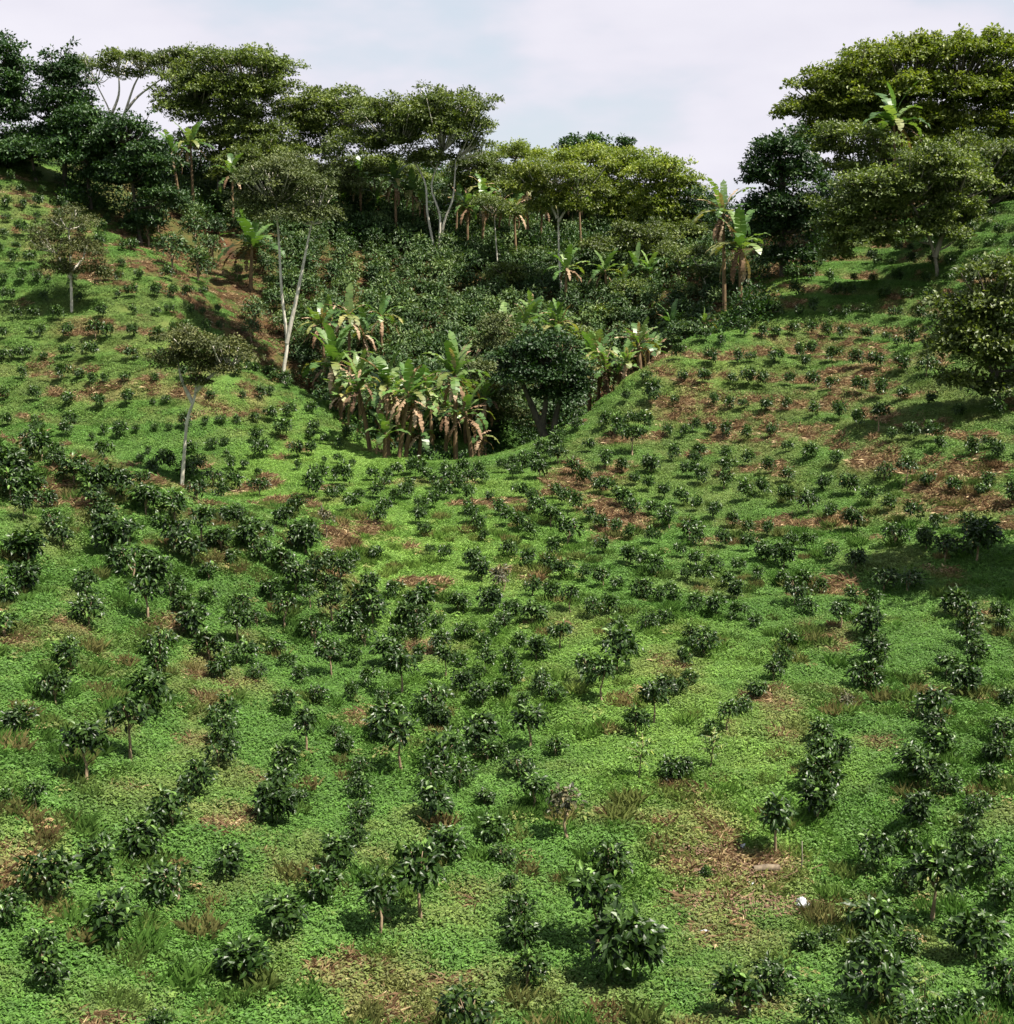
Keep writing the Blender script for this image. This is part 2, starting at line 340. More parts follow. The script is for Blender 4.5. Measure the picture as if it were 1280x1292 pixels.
Q = np.stack([idx[:-1, :-1], idx[1:, :-1], idx[1:, 1:], idx[:-1, 1:]], -1).reshape(-1, 4)
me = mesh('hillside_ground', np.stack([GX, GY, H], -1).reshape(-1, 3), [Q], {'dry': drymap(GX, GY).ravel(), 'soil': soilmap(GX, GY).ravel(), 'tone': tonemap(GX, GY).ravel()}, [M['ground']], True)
tag(link('ground', me), 'green grassy valley ground and hill slopes with dry brown patches', kind='structure')

# ------------------------------------------------------------------ ground cover (stuff, geometry nodes)
def euler_from(nrm, ang):
    z = nrm; x = np.stack([np.cos(ang), np.sin(ang), np.zeros_like(ang)], -1); x = unit(x-z*(x*z).sum(-1, keepdims=True)); y = np.cross(z, x)
    return np.stack([np.arctan2(y[:, 2], z[:, 2]), -np.arcsin(np.clip(x[:, 2], -1, 1)), np.arctan2(x[:, 1], x[:, 0])], -1)
def scatter(name, label, P, rot, scl, dry, which, sources):
    me = bpy.data.meshes.new(name); me.vertices.add(len(P)); me.vertices.foreach_set('co', np.asarray(P, np.float32).ravel())
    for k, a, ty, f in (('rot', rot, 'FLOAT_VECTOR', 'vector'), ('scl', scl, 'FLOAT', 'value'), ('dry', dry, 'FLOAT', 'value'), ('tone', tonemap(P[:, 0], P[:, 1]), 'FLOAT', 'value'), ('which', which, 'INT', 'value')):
        t = me.attributes.new(k, ty, 'POINT'); t.data.foreach_set(f, np.asarray(a, np.int32 if ty == 'INT' else np.float32).ravel())
    o = link(name, me); tag(o, label, name.replace('_', ' '), kind='stuff')
    g = bpy.data.node_groups.new(name, 'GeometryNodeTree')
    g.interface.new_socket('Geometry', in_out='INPUT', socket_type='NodeSocketGeometry'); g.interface.new_socket('Geometry', in_out='OUTPUT', socket_type='NodeSocketGeometry')
    gi = g.nodes.new('NodeGroupInput'); go = g.nodes.new('NodeGroupOutput'); ip = g.nodes.new('GeometryNodeInstanceOnPoints'); mp = g.nodes.new('GeometryNodeMeshToPoints')
    j = g.nodes.new('GeometryNodeJoinGeometry')
    for m_ in sources[::-1]:
        oi = g.nodes.new('GeometryNodeObjectInfo'); oi.inputs['Object'].default_value = bpy.data.objects.new(m_.name, m_); oi.inputs['As Instance'].default_value = True
        g.links.new(oi.outputs['Geometry'], j.inputs[0])
    def attr(n_, ty):
        a = g.nodes.new('GeometryNodeInputNamedAttribute'); a.data_type = ty; a.inputs['Name'].default_value = n_; return a.outputs[0]
    g.links.new(gi.outputs[0], mp.inputs['Mesh']); g.links.new(mp.outputs[0], ip.inputs['Points']); g.links.new(j.outputs[0], ip.inputs['Instance'])
    ip.inputs['Pick Instance'].default_value = True; g.links.new(attr('which', 'INT'), ip.inputs['Instance Index'])
    e = g.nodes.new('FunctionNodeEulerToRotation'); g.links.new(attr('rot', 'FLOAT_VECTOR'), e.inputs[0]); g.links.new(e.outputs[0], ip.inputs['Rotation'])
    g.links.new(attr('scl', 'FLOAT'), ip.inputs['Scale']); g.links.new(ip.outputs[0], go.inputs[0])
    mod = o.modifiers.new('scatter', 'NODES'); mod.node_group = g; return o
def herb_patch(name, nl, rad, ll, h, blade=False, mat='cover', bw=.09, elr=(15, 65)):
    a = Acc(); r = rad*np.sqrt(R.random(nl)); th = R.random(nl)*2*math.pi
    P = np.stack([r*np.cos(th), r*np.sin(th), R.random(nl)**.8*h*(1-.5*r/rad)], -1)
    az = R.random(nl)*2*math.pi
    if blade:
        el = np.radians(R.uniform(elr[0], elr[1], nl)); P[:, 2] = 0
        D = np.stack([np.cos(az)*np.cos(el), np.sin(az)*np.cos(el), np.sin(el)], -1)
        Nn = np.stack([-np.cos(az)*np.sin(el), -np.sin(az)*np.sin(el), np.cos(el)], -1)
        leaves(a, P, D, Nn, ll*R.uniform(.4, 1.25, nl), ll*bw)
    else:
        el = np.radians(R.uniform(-25, 40, nl)); D = np.stack([np.cos(az)*np.cos(el), np.sin(az)*np.cos(el), np.sin(el)], -1)
        Nn = np.array([0, 0, 1.])+R.normal(0, .27, (nl, 3))
        L = ll*1.1*R.uniform(.6, 1.3, nl); leaves(a, P, D, Nn, L, L*R.uniform(.3, .62, nl))
    return a.mesh(name, [M[mat]])
herbs = [herb_patch('herb_patch', 170, .34, .05, .15), herb_patch('herb_patch', 120, .34, .072, .20), herb_patch('herb_patch', 210, .34, .04, .08), herb_patch('grass_patch', 80, .28, .24, 0, True)]
far_herbs = [herb_patch('herb_patch', 190, .6, .09, .05), herb_patch('herb_patch', 220, .6, .075, .07), herb_patch('grass_patch', 90, .5, .22, 0, True)]
straws = [herb_patch('straw_patch', 60, .25, .3, 0, True, 'straw'), herb_patch('straw_patch', 90, .35, .07, .06, False, 'straw')]
def flat_straw(name, nl, rad, ll, mat):
    a = Acc(); r = rad*np.sqrt(R.random(nl)); th = R.random(nl)*2*math.pi
    P = np.stack([r*np.cos(th), r*np.sin(th), R.random(nl)*.07], -1); az = R.normal(.4, .9, nl); el = R.normal(.05, .2, nl)
    D = np.stack([np.cos(az)*np.cos(el), np.sin(az)*np.cos(el), np.sin(el)], -1)
    leaves(a, P, D, np.array([0, 0, 1.])+R.normal(0, .4, (nl, 3)), ll*R.uniform(.4, 1.2, nl), ll*.045)
    return a.mesh(name, [M[mat]])
straws.append(flat_straw('straw_patch', 130, .32, .3, 'straw')); straws.append(flat_straw('straw_patch', 110, .25, .22, 'straw'))
def sample_view(n_, y0, y1, margin=300):
    y = y0+(y1-y0)*R.random(n_)**.9; x = (R.random(n_)*2-1)*(y*(640+margin)/F*1.02+1.5); z = hgt(x, y)
    px, py, d = project(np.stack([x, y, z], -1)); k = (px > -margin) & (px < 1280+margin) & (py < 1292+min(margin, 160)) & (d > 5)
    return x[k], y[k], z[k]
DENS = 1.0
# near band
def cover(name, label, n_, y0, y1, src, smin, smax, dfun, sel):
    x, y, z = sample_view(n_, y0, y1); d = drymap(x, y); s_ = soilmap(x, y); k = sel(x, y, d, s_); x, y, z, d = x[k], y[k], z[k], d[k]
    nn = normal(x, y); up = unit(nn+np.array([0, 0, .6])); rot = euler_from(up, R.random(len(x))*6.28)
    w = R.integers(0, len(src), len(x)) if dfun is None else dfun(x, y, len(x))
    return x, y, z, d, rot, R.uniform(smin, smax, len(x)), w
def build_cover():
    def near_pick(x, y, n_):
        g = fbm(x/3+7, y/3, 3); w = R.integers(0, 3, n_); w[(g > .56) & (R.random(n_) < .25)] = 3; return w
    a = cover('', '', 34000, 16, 46, herbs, .8, 1.35, near_pick, lambda x, y, d, s: R.random(len(x)) > d*.62)
    b = cover('', '', 48000, 44, 112, far_herbs, .8, 1.4, lambda x, y, n_: 4+np.where(R.random(n_) < .07, 2, R.integers(0, 2, n_)), lambda x, y, d, s: (R.random(len(x)) > d*.75) & ((s < .3) | (R.random(len(x)) < .2)))
    c = [np.concatenate([p, q]) for p, q in zip(a, b)]
    x, y, z, d, rot, s, w = c
    scatter('ground_cover', 'low leafy green ground cover growing between the coffee rows', np.stack([x, y, z-.02], -1), rot, s, d, w, herbs+far_herbs)
    a = cover('', '', 74000, 16, 110, straws, .7, 1.4, None, lambda x, y, d, s: ((R.random(len(x)) < d*.85) & (d > .3)) | ((s > .3) & (R.random(len(x)) < .3)))
    x, y, z, d, rot, s, w = a
    scatter('dry_grass', 'dry tan and reddish cut grass lying in patches on the slopes', np.stack([x, y, z], -1), rot, s*np.where(y > 45, 1.15, .9), d, w, straws)
build_cover()
tuft = [herb_patch('grass_tuft', 130, .3, .42, 0, True, 'cover', .03, (40, 88)), herb_patch('grass_tuft', 170, .38, .32, 0, True, 'cover', .035, (35, 85)), herb_patch('weed_patch', 34, .22, .12, .34)]
def build_tufts():
    x, y, z = sample_view(7000, 16, 60); g = fbm(x/2.6+70, y/2.6, 3); k = (g > .5) & (R.random(len(x)) < .75); x, y, z = x[k], y[k], z[k]
    n_ = len(x); d = np.clip(drymap(x, y)+R.random(n_)**3*.8, 0, 1); up = unit(normal(x, y)+np.array([0, 0, 1.2]))
    scatter('tall_grass', 'taller grass tufts and weeds sprouting through the ground cover', np.stack([x, y, z], -1), euler_from(up, R.random(n_)*6.28), R.uniform(.5, 1.1, n_), d, R.choice([0, 1, 2, 2], n_), tuft)
build_tufts()

# ------------------------------------------------------------------ coffee bushes
def bush_mesh(nb, leaf, stemmed=False, mat='coffee', full=True, spread=1.0, tall=1.0):
    """unit bush: about 1 wide; foliage from z0 to z0+1"""
    a = Acc(); st = Acc(); z0 = .42 if stemmed else 0.0
    top = z0+.86*tall; lean = R.normal(0, .05, 2)
    axis_pt = lambda z: np.array([lean[0]*z, lean[1]*z, z])
    tube(st, [axis_pt(z) for z in np.linspace(-.12, top, 6)], np.linspace(.035 if stemmed else .025, .008, 6), 6)
    az = R.random()*6
    for i in range(nb):
        t = (i+.5)/nb; zb = z0+.06+(.80*tall)*t; az += 2.4+R.normal(0, .3)
        ln = (.46*spread)*math.sin(math.pi*min(1, (.20+.70*(1-t))))**.6*R.uniform(.7, 1.15)+.05
        el = math.radians(R.uniform(0, 30)+35*t); d = np.array([math.cos(az)*math.cos(el), math.sin(az)*math.cos(el), math.sin(el)])
        p0 = axis_pt(zb); m = max(3, int(ln/.075))
        pts = [p0+d*ln*s-np.array([0, 0, .22*ln*s*s]) for s in np.linspace(0, 1, 4)]
        tube(st, pts, np.linspace(.010, .004, 4), 4)
        s = np.repeat(np.linspace(.3, 1.0, m), 2); P = p0+d[None]*(ln*s)[:, None]-np.array([0, 0, 1.])*(.22*ln*s*s)[:, None]
        side = np.tile([1., -1.], m); b = np.array([-math.sin(az), math.cos(az), 0.])
        D = d[None]*R.uniform(.2, .8, (2*m, 1))+b[None]*side[:, None]*R.uniform(.6, 1.1, (2*m, 1))+np.array([0, 0, -1.])*R.uniform(.2, 1.15, (2*m, 1))
        D[-2:] += d*1.2
        Nn = np.array([0, 0, 1.])+d*.4+R.normal(0, .3, (2*m, 3)); L = leaf*R.uniform(.7, 1.2, 2*m)
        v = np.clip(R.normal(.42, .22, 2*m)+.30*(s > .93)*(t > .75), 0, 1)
        leaves(a, P, D, Nn, L, L*.42, v, full)
    k = 10; th = R.random(k)*6.28; D = np.stack([np.cos(th), np.sin(th), R.uniform(.1, 1.1, k)], -1)
    leaves(a, np.repeat(axis_pt(top)[None], k, 0), D, np.array([0, 0, 1.])+D*-.2, leaf*.9, leaf*.36, R.uniform(.5, 1, k), full)
    return a.mesh('coffee_foliage', [M[mat]]), st.mesh('coffee_stem', [M['stem']], True)
PAL = [bush_mesh(15, .16, True, 'coffee_pale')]


def dome_mesh(nl, leaf, mat='coffee', h=.95, lumps=7, full=False, z0=0.0, rs=.03):
    a = Acc(); st = Acc(); bend = R.normal(0, .04, 2); zs = np.linspace(-.12, z0+.5, 5); tube(st, [np.array([bend[0]*math.sin(5*z), bend[1]*math.sin(4*z), z]) for z in zs], np.linspace(rs, .012, 5), 6)
    lc = unit(R.normal(0, 1, (lumps, 3))); lc[:, 2] = np.abs(lc[:, 2])*.9-.1; lc = lc*np.array([.24, .24, .26])+np.array([0, 0, h*.5])
    i = R.integers(0, lumps, nl); dl = unit(R.normal(0, 1, (nl, 3))+np.array([0, 0, .25]))
    P = lc[i]+dl*np.array([.25, .25, .24])*R.uniform(.45, 1.05, (nl, 1)); P[:, 2] = np.maximum(P[:, 2], .04)
    out = P-np.array([0, 0, h*.4]); out = unit(out); D = out*.6+R.normal(0, .5, (nl, 3))+np.array([0, 0, -.45]); Nn = out*.9+np.array([0, 0, .7])+R.normal(0, .3, (nl, 3))
    P[:, 2] += z0
    for q in lc+np.array([0, 0, z0]): tube(st, [np.array([0, 0, max(.05, q[2]-.3)]), q*.7+np.array([0, 0, q[2]*.28]), q+np.array([0, 0, .1])], [.014, .010, .005], 4)
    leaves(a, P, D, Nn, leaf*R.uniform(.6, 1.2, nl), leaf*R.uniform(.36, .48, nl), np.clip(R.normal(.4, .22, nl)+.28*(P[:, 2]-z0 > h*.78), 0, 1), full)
    return a.mesh('coffee_foliage', [M[mat]]), st.mesh('coffee_stem', [M['stem']], True)
def mk(nl, leaf, lumps, stem=False, mat='coffee', h=.95): return dome_mesh(nl, leaf, mat, h, lumps, True, .42 if stem else 0., .045 if stem else .03)
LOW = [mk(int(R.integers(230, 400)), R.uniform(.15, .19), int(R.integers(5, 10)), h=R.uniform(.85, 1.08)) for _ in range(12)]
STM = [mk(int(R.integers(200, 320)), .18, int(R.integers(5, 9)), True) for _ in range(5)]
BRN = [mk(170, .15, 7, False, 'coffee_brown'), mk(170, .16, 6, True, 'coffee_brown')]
FARLOW = [dome_mesh(330, .19, lumps=5) for _ in range(6)]
K = 2.977
RA = (0, 862, [(210,30,120),(560,50,150),(80,140,110),(490,160,150,'s'),(320,250,155,'s'),(140,415,85,'s'),(840,100,110),(840,180,110),(825,260,120),(740,360,130),(645,480,145),(535,590,145),(400,650,165),(195,735,190),(25,850,140),(665,740,190),(455,880,210),(160,1000,130),(185,1110,145),(850,680,125),(1060,880,155),(930,1050,175),(1205,760,125),(1265,650,120),(1080,80,95),(1150,165,115,'s'),(1195,45,80,'f'),(1260,180,70),(1075,290,95),(1065,370,120),(1040,460,145),(1125,430,75),(605,1275,95),(20,430,55)])
RB = (420, 862, [(70,40,60),(205,50,80),(380,60,130),(405,125,95),(565,50,90),(640,20,80),(720,70,60),(740,145,130,'s'),(785,15,80),(840,45,75),(1250,20,90),(1205,70,100,'s'),(1140,150,105),(835,240,88),(1150,270,100,'p'),(1265,320,90),(200,140,150),(260,210,140,'s'),(20,175,55),(50,230,80),(110,315,85),(105,385,100),(110,490,105),(80,570,95),(540,190,150),(580,260,95),(630,265,60),(700,310,115),(752,390,105,'s'),(415,265,160),(370,350,130),(480,345,105),(385,470,135),(575,430,70),(600,545,105),(640,640,95),(410,610,150),(335,725,190,'s'),(175,820,150,'S'),(20,660,125),(885,520,145,'b'),(1030,690,155),(985,830,190,'s'),(1095,1000,240),(705,860,115),(715,940,130),(730,1090,145,'f'),(670,750,70),(500,1245,205)])
RC = (850, 862, [(20,20,60),(310,20,75),(250,70,85),(205,120,80,'s'),(980,80,130),(1000,150,115),(550,180,85),(560,275,120),(620,260,95),(550,350,135),(545,455,140),(385,510,145,'s'),(20,320,90),(140,240,90,'p'),(150,170,60,'f'),(1000,230,115),(900,310,130),(960,350,130),(930,480,135),(1020,380,95),(1240,170,110),(1220,260,95),(1190,350,85),(1270,60,60),(750,640,140),(865,600,95),(1145,460,90),(1120,545,90),(1180,680,150),(1090,620,95),(970,740,185,'s'),(870,750,110),(1245,810,115),(740,870,180),(1130,960,190),(905,970,110),(500,970,85),(590,950,80),(740,1110,235),(730,1000,130),(370,1110,160),(240,1180,180),(1220,1130,170),(940,1160,110,'p'),(1000,1235,125),(1100,1225,120),(885,1255,150),(540,1255,150),(125,715,48)])
RD = (0, 560, [(50,110,140),(30,60,120),(110,160,115),(40,165,110),(170,210,80),(90,240,95),(205,290,90),(235,355,85),(155,15,100),(285,110,115),(340,200,100),(385,270,90),(410,240,75),(420,350,135),(490,330,105),(500,430,150),(590,470,115),(555,565,120,'s'),(645,540,90),(690,610,80),(735,675,120),(785,765,115),(835,845,90),(380,130,95),(455,160,105),(550,220,110),(605,290,65),(660,245,110),(660,350,120),(720,400,105),(765,300,95,'s'),(785,475,80),(835,360,95),(785,580,60),(900,600,85),(895,670,100,'s'),(965,655,72),(925,785,100),(1035,765,80),(970,860,80),(1080,820,62),(1130,870,70),(880,430,55),(230,60,60),(110,400,150),(90,500,115),(10,560,100),(15,680,115),(320,520,90),(335,630,125),(265,800,115,'f'),(605,760,115),(595,830,85),(1020,550,85),(1075,620,92,'s'),(1165,560,72,'s'),(1110,500,115),(1060,440,100),(950,350,100),(980,400,92),(940,310,85),(1000,330,60),(1070,275,82),(1115,230,82),(1150,360,110),(1155,330,70),(1240,430,55),(1225,320,72,'b'),(1180,700,115),(1245,790,98,'s'),(1250,600,90,'s'),(1190,480,90),(1225,520,85),(860,270,75),(895,270,62),(925,210,62),(540,140,52),(625,80,62),(400,45,60),(800,120,85),(740,180,85),(745,90,60),(580,100,50),(880,150,60),(975,160,80),(1180,170,70),(1200,130,60),(1237,190,52),(1275,120,48),(1275,180,42),(210,25,60)])
RE = (420, 560, [(40,130,60),(25,185,35),(20,60,30),(70,225,62),(100,200,45),(130,190,52),(165,180,52),(150,120,42),(200,150,42),(205,125,38),(160,265,80),(195,240,55),(240,205,52),(270,185,52),(285,160,42),(345,325,52),(330,270,62),(335,235,52),(375,215,60),(410,180,60),(440,140,60),(465,160,52),(430,110,50),(380,150,42),(320,100,60),(290,95,50),(240,100,42),(360,125,45),(505,190,50),(505,240,52),(520,270,62),(545,300,62),(572,345,45),(515,140,50),(560,130,42),(590,200,42),(620,240,60),(660,280,62),(700,300,62),(740,335,60),(780,360,52),(700,175,60),(745,215,62),(770,240,62),(820,270,82),(690,110,50),(720,80,60),(750,60,52),(790,30,62),(835,185,50),(870,205,52),(910,225,62),(965,265,52),(1005,295,60),(1065,315,55),(1120,340,50),(1200,350,60),(780,100,72),(850,40,72),(900,95,62),(945,135,62),(1000,155,62),(1035,170,62),(1090,200,80),(1125,245,78),(1200,245,62),(1265,280,80),(960,10,45),(1020,65,60),(1085,90,50),(1135,135,46),(1190,155,50),(1245,185,50),(1200,75,72),(880,330,100),(1005,385,58,'f'),(660,405,62),(740,435,70),(810,450,62),(825,400,60),(865,470,82),(945,490,62),(1015,505,72),(1070,530,58),(1105,420,72),(1165,445,62),(1210,460,70),(1160,545,82),(1225,570,60),(1270,560,50),(365,400,42),(425,420,52),(165,415,60),(525,430,82),(560,470,82),(640,505,100,'b'),(145,520,82),(240,525,70,'s'),(340,580,115),(290,640,90),(330,660,92),(30,480,92),(20,560,82),(70,440,62),(110,590,105),(150,630,115),(50,660,105),(120,720,92),(240,690,66,'s'),(310,700,75),(475,605,80),(510,675,70,'s'),(395,670,60),(490,720,60),(585,595,90),(675,625,70),(645,655,82),(755,635,92),(755,540,72),(820,560,70),(895,565,78,'s'),(980,620,82),(1040,615,70),(855,700,88,'s'),(605,700,60,'f'),(700,740,60),(765,775,90),(665,795,60),(560,745,60),(575,800,78,'s'),(1180,665,82,'f'),(1250,660,60),(1065,715,92),(1065,785,150),(960,850,125),(1015,880,110,'s'),(1250,920,100),(405,750,88),(420,810,88,'s'),(480,815,60),(330,795,60),(205,790,115),(260,850,115,'s'),(25,780,82),(90,810,70),(145,890,70),(555,865,60),(490,890,88),(670,870,90),(790,895,82)])
RF = (850, 560, [(60,100,62),(110,125,62),(190,135,72),(270,190,62),(340,165,62),(420,205,62),(505,225,80),(580,265,60),(670,290,82),(740,200,60),(655,165,70),(565,150,60),(505,140,60),(430,120,52),(355,90,50),(280,60,52),(200,45,50),(765,120,72),(840,105,82,'s'),(925,130,62,'s'),(1020,150,62,'s'),(1240,120,62),(1150,90,60),(1060,70,60),(955,45,50),(1235,210,90),(1140,195,50),(815,230,62),(900,265,70),(995,295,62),(830,345,90),(950,355,80),(1100,300,75),(1020,400,90),(1140,365,150),(60,320,90),(85,355,60),(180,360,62),(280,375,62),(345,400,82),(415,420,88),(505,375,60),(590,410,60),(685,430,82),(440,360,50),(355,325,50),(275,320,50),(220,295,50),(25,205,60),(155,255,60,'f'),(80,230,50,'f'),(20,405,50),(80,435,62),(155,450,62),(50,490,50),(110,500,70),(205,515,60),(240,550,80),(245,465,50),(320,490,50),(410,510,50),(455,560,100),(510,600,85),(490,525,70),(550,540,55),(790,510,100),(880,510,100),(625,625,88,'s'),(670,575,60,'f'),(750,590,60),(15,570,52),(75,600,70),(160,610,82),(245,635,70),(305,670,58),(740,680,110),(765,735,75),(750,780,105),(720,870,115),(780,820,62),(1060,600,100),(1100,650,100),(1100,715,105),(1120,790,105),(1080,890,115),(1030,840,90),(1220,650,70),(1240,690,60),(430,735,88),(405,800,82),(375,855,78),(310,910,82),(250,965,100),(210,1015,80,'s'),(640,960,80,'b'),(60,720,82),(120,745,110),(60,860,58,'s'),(15,920,60),(50,800,68),(1250,950,60)])
RG = (0, 330, [(70,190,35),(130,190,40),(10,280,35),(125,265,25),(175,250,35),(110,340,40),(150,330,45),(60,350,40),(5,380,40),(155,380,30),(100,415,35),(125,405,30),(230,450,50),(195,455,40),(160,490,40),(75,540,45),(10,540,40),(240,550,45),(325,490,40),(380,480,35),(300,430,40),(410,410,30),(470,390,45),(490,290,40),(460,465,35),(510,455,35),(580,450,30),(480,530,50),(520,520,30),(350,560,50),(380,545,35),(315,590,45),(180,585,30),(145,600,30),(220,655,45),(265,635,35),(85,655,80),(160,700,85),(205,740,75),(395,640,30),(435,610,30),(370,665,30),(320,700,25),(400,730,50),(460,675,50),(515,640,30),(545,640,30),(585,625,25),(620,665,30),(655,665,25),(590,700,25),(560,715,25),(530,745,30),(625,755,50),(580,790,50),(540,825,50),(800,690,40),(845,680,30),(850,725,25),(865,765,40),(920,765,35),(725,650,50),(720,705,45),(795,640,30),(855,635,35),(905,625,30),(970,660,50),(985,710,60),(970,800,25),(1020,790,25),(1060,625,45),(1015,600,35),(1015,540,40),(970,610,35),(1125,635,40),(1180,630,40),(1110,715,50),(1170,710,40),(1125,770,30),(1220,675,30),(1270,690,35),(1220,750,20),(900,560,50),(850,580,40),(805,540,30),(890,670,35),(905,715,20),(630,570,30),(660,610,20),(570,575,20),(470,595,30),(515,585,25),(500,135,40),(490,170,30),(445,125,25),(450,70,30),(515,50,35),(560,55,35),(625,45,40),(615,150,45),(665,140,40),(730,145,40),(790,140,30),(735,90,25),(670,100,20),(560,110,25),(600,205,30),(655,205,30),(730,205,30),(770,200,25),(830,195,25),(770,245,35),(820,240,25),(545,215,25),(540,285,25),(490,225,25),(920,440,40),(1020,430,40),(1015,490,30),(920,515,25),(80,80,40),(130,80,40),(10,90,35),(395,60,50),(340,290,80),(310,300,50),(380,310,45),(700,800,60),(760,800,60)])
RH = (0, 0, [(50,680,30),(75,715,30),(110,655,35),(25,700,25),(40,790,40),(105,800,30),(30,835,30),(85,880,45),(20,890,30),(150,840,30),(55,985,40),(115,980,40),(190,695,60),(345,755,40),(155,775,40),(380,860,35),(375,955,50),(440,860,30),(430,910,25),(490,950,35),(535,940,40),(460,1005,25),(500,1130,40),(15,650,28),(5,740,30),(70,760,25),(130,890,28),(60,930,26),(160,935,28),(210,800,28),(300,820,26),(240,980,26),(310,940,26),(180,1050,28),(5,960,28)])
RI = (850, 330, [(445,135,55),(535,165,45),(650,190,42),(720,195,42),(815,225,50),(890,240,50),(460,225,42),(520,240,50),(580,260,45),(640,270,45),(710,285,45),(790,290,36),(875,310,60),(605,115,50),(655,135,50),(780,150,50),(860,155,42),(935,160,50),(960,220,42),(595,210,32),(270,260,50),(320,260,50,'s'),(360,290,50),(415,310,45),(480,315,55,'s'),(535,330,48),(610,350,60),(670,355,58,'s'),(755,380,60),(845,390,70),(915,420,80),(295,365,42),(345,385,50),(390,405,60),(450,430,45),(525,450,55),(600,460,50),(690,475,60),(765,490,60),(855,505,50),(955,525,50),(1030,630,70),(1130,670,60),(1235,655,50),(1195,570,60),(265,445,60,'s'),(220,450,42),(320,475,50),(375,500,42),(460,500,50),(460,530,40),(530,530,40),(610,545,60,'s'),(690,570,62,'s'),(785,575,72,'s'),(935,605,62,'s'),(140,395,60),(185,415,50),(240,360,50),(195,340,42),(95,350,90),(45,340,50),(30,440,42),(60,465,42),(105,485,50),(160,510,42),(210,530,45),(255,545,42),(325,570,55),(380,585,50),(430,620,50),(525,630,50),(605,650,62),(690,670,52),(775,680,50),(110,605,45),(165,620,42),(205,640,50),(255,665,50),(20,670,42),(5,530,32),(400,80,62),(450,60,52),(505,55,42),(350,160,52),(305,170,52),(380,195,50),(405,225,42),(270,180,42),(230,200,60),(150,290,52),(110,280,52),(485,140,26,'f'),(990,620,50,'f')])
RJ = (420, 330, [(1210,490,70),(1265,530,50),(1100,520,42),(1175,600,60,'f'),(1130,575,50,'f'),(1045,650,70),(1125,655,82,'s'),(1250,650,42),(1210,620,42),(945,680,60),(1030,600,60),(865,640,50),(840,680,60),(640,775,42),(680,755,42),(720,735,42),(760,715,52),(800,690,52),(850,660,52),(895,620,50),(1000,560,50),(860,730,70),(490,785,50),(550,790,45),(590,795,40),(60,690,30),(20,745,30),(75,760,25)])
specs = []
for ox, oy, lst in (RA, RB, RC, RD, RE, RF, RG, RH, RI, RJ):
    for b in lst: specs.append((ox+b[0]/K, oy+b[1]/K, b[2]/K, b[3] if len(b) > 3 else ''))
ded = []
for s in specs:
    if any(abs(s[0]-q[0]) < 5 and abs(s[1]-q[1]) < 6 for q in ded): continue
    ded.append(s)
bushes = []
for (cx, cy, w, f) in ded:
    stem = f in ('s', 'S', 'p')
    low = .5*w+(.40*w if stem else 0)
    c = cast(cx, cy+low)
    if c is None: continue
    if 240 < cx < 520 and cy < 600 and c[1] > 98: continue
    _, _, d = project(c); wid = float(w*d[0]/F); bushes.append(dict(cx=cx, cy=cy, w=w, f=f, c=c, wid=wid, d=float(d[0])))
def snap(c):
    x_, y_ = float(c[0]), float(c[1])
    if y_ < 52: return c
    h_ = float(hgt(np.array(x_), np.array(y_), HB))
    if h_ < -12.1: return c
    e_ = .6; gx_ = (float(hgt(np.array(x_+e_), np.array(y_), HB))-float(hgt(np.array(x_-e_), np.array(y_), HB)))/(2*e_); gy_ = (float(hgt(np.array(x_), np.array(y_+e_), HB))-float(hgt(np.array(x_), np.array(y_-e_), HB)))/(2*e_)
    ph = float(phase(np.array(x_), np.array(y_), h_)); dphi = (math.pi/2-ph+math.pi) % (2*math.pi)-math.pi
    dh = .9*dphi*1.15/(2*math.pi); g2 = gx_*gx_+gy_*gy_+.02; nx_, ny_ = x_+gx_*dh/g2, y_+gy_*dh/g2
    return np.array([nx_, ny_, float(hgt(np.array(nx_), np.array(ny_)))]) if math.hypot(nx_-x_, ny_-y_) < 1.9 else c
for b in bushes: b['c'] = snap(b['c'])
keep = []
for b in bushes:
    if b['c'][1] > 52 and any(abs(q['c'][0]-b['c'][0]) < .75 and abs(q['c'][1]-b['c'][1]) < .75 for q in keep): continue
    keep.append(b)
bushes = keep
bushes.sort(key=lambda b: -b['w'])
NIND = 285
ind, rest = bushes[:NIND], bushes[NIND:]
BP = [tuple(b['c'][:2]) for b in bushes]; extra = []
for yy in np.arange(56, 112, .75):
    for xx in np.arange(-46, 50, .75):
        x_ = xx+R.normal(0, .2); y_ = yy+R.normal(0, .2); z_ = float(hgt(np.array(x_), np.array(y_))); u_, v_, d_ = project(np.array([x_, y_, z_])); u_, v_, d_ = u_[0], v_[0], d_[0]
        left = u_ < 478 and 205 < v_ < 560 and v_ > 290+(u_-130)*.84 and x_ > -46; right = u_ > 740 and 285 < v_ < 610 and v_ > 520-(u_-740)*.55+8
        if not (left or right) or R.random() < .35: continue
        c_ = snap(np.array([x_, y_, z_])); B_ = np.array(BP)
        if np.min(np.hypot(B_[:, 0]-c_[0], (B_[:, 1]-c_[1])*.8)) < (1.45 if right else 1.5): continue
        h_ = cast(u_, v_)
        if h_ is None or abs(h_[1]-y_) > 1.5 or soilmap(c_[0], c_[1]) > .5: continue
        BP.append((c_[0], c_[1])); extra.append(dict(c=c_, wid=R.uniform(.6, .95), w=1, f='', cx=u_, cy=v_, d=d_))
rest = rest+extra; print('extra', len(extra))
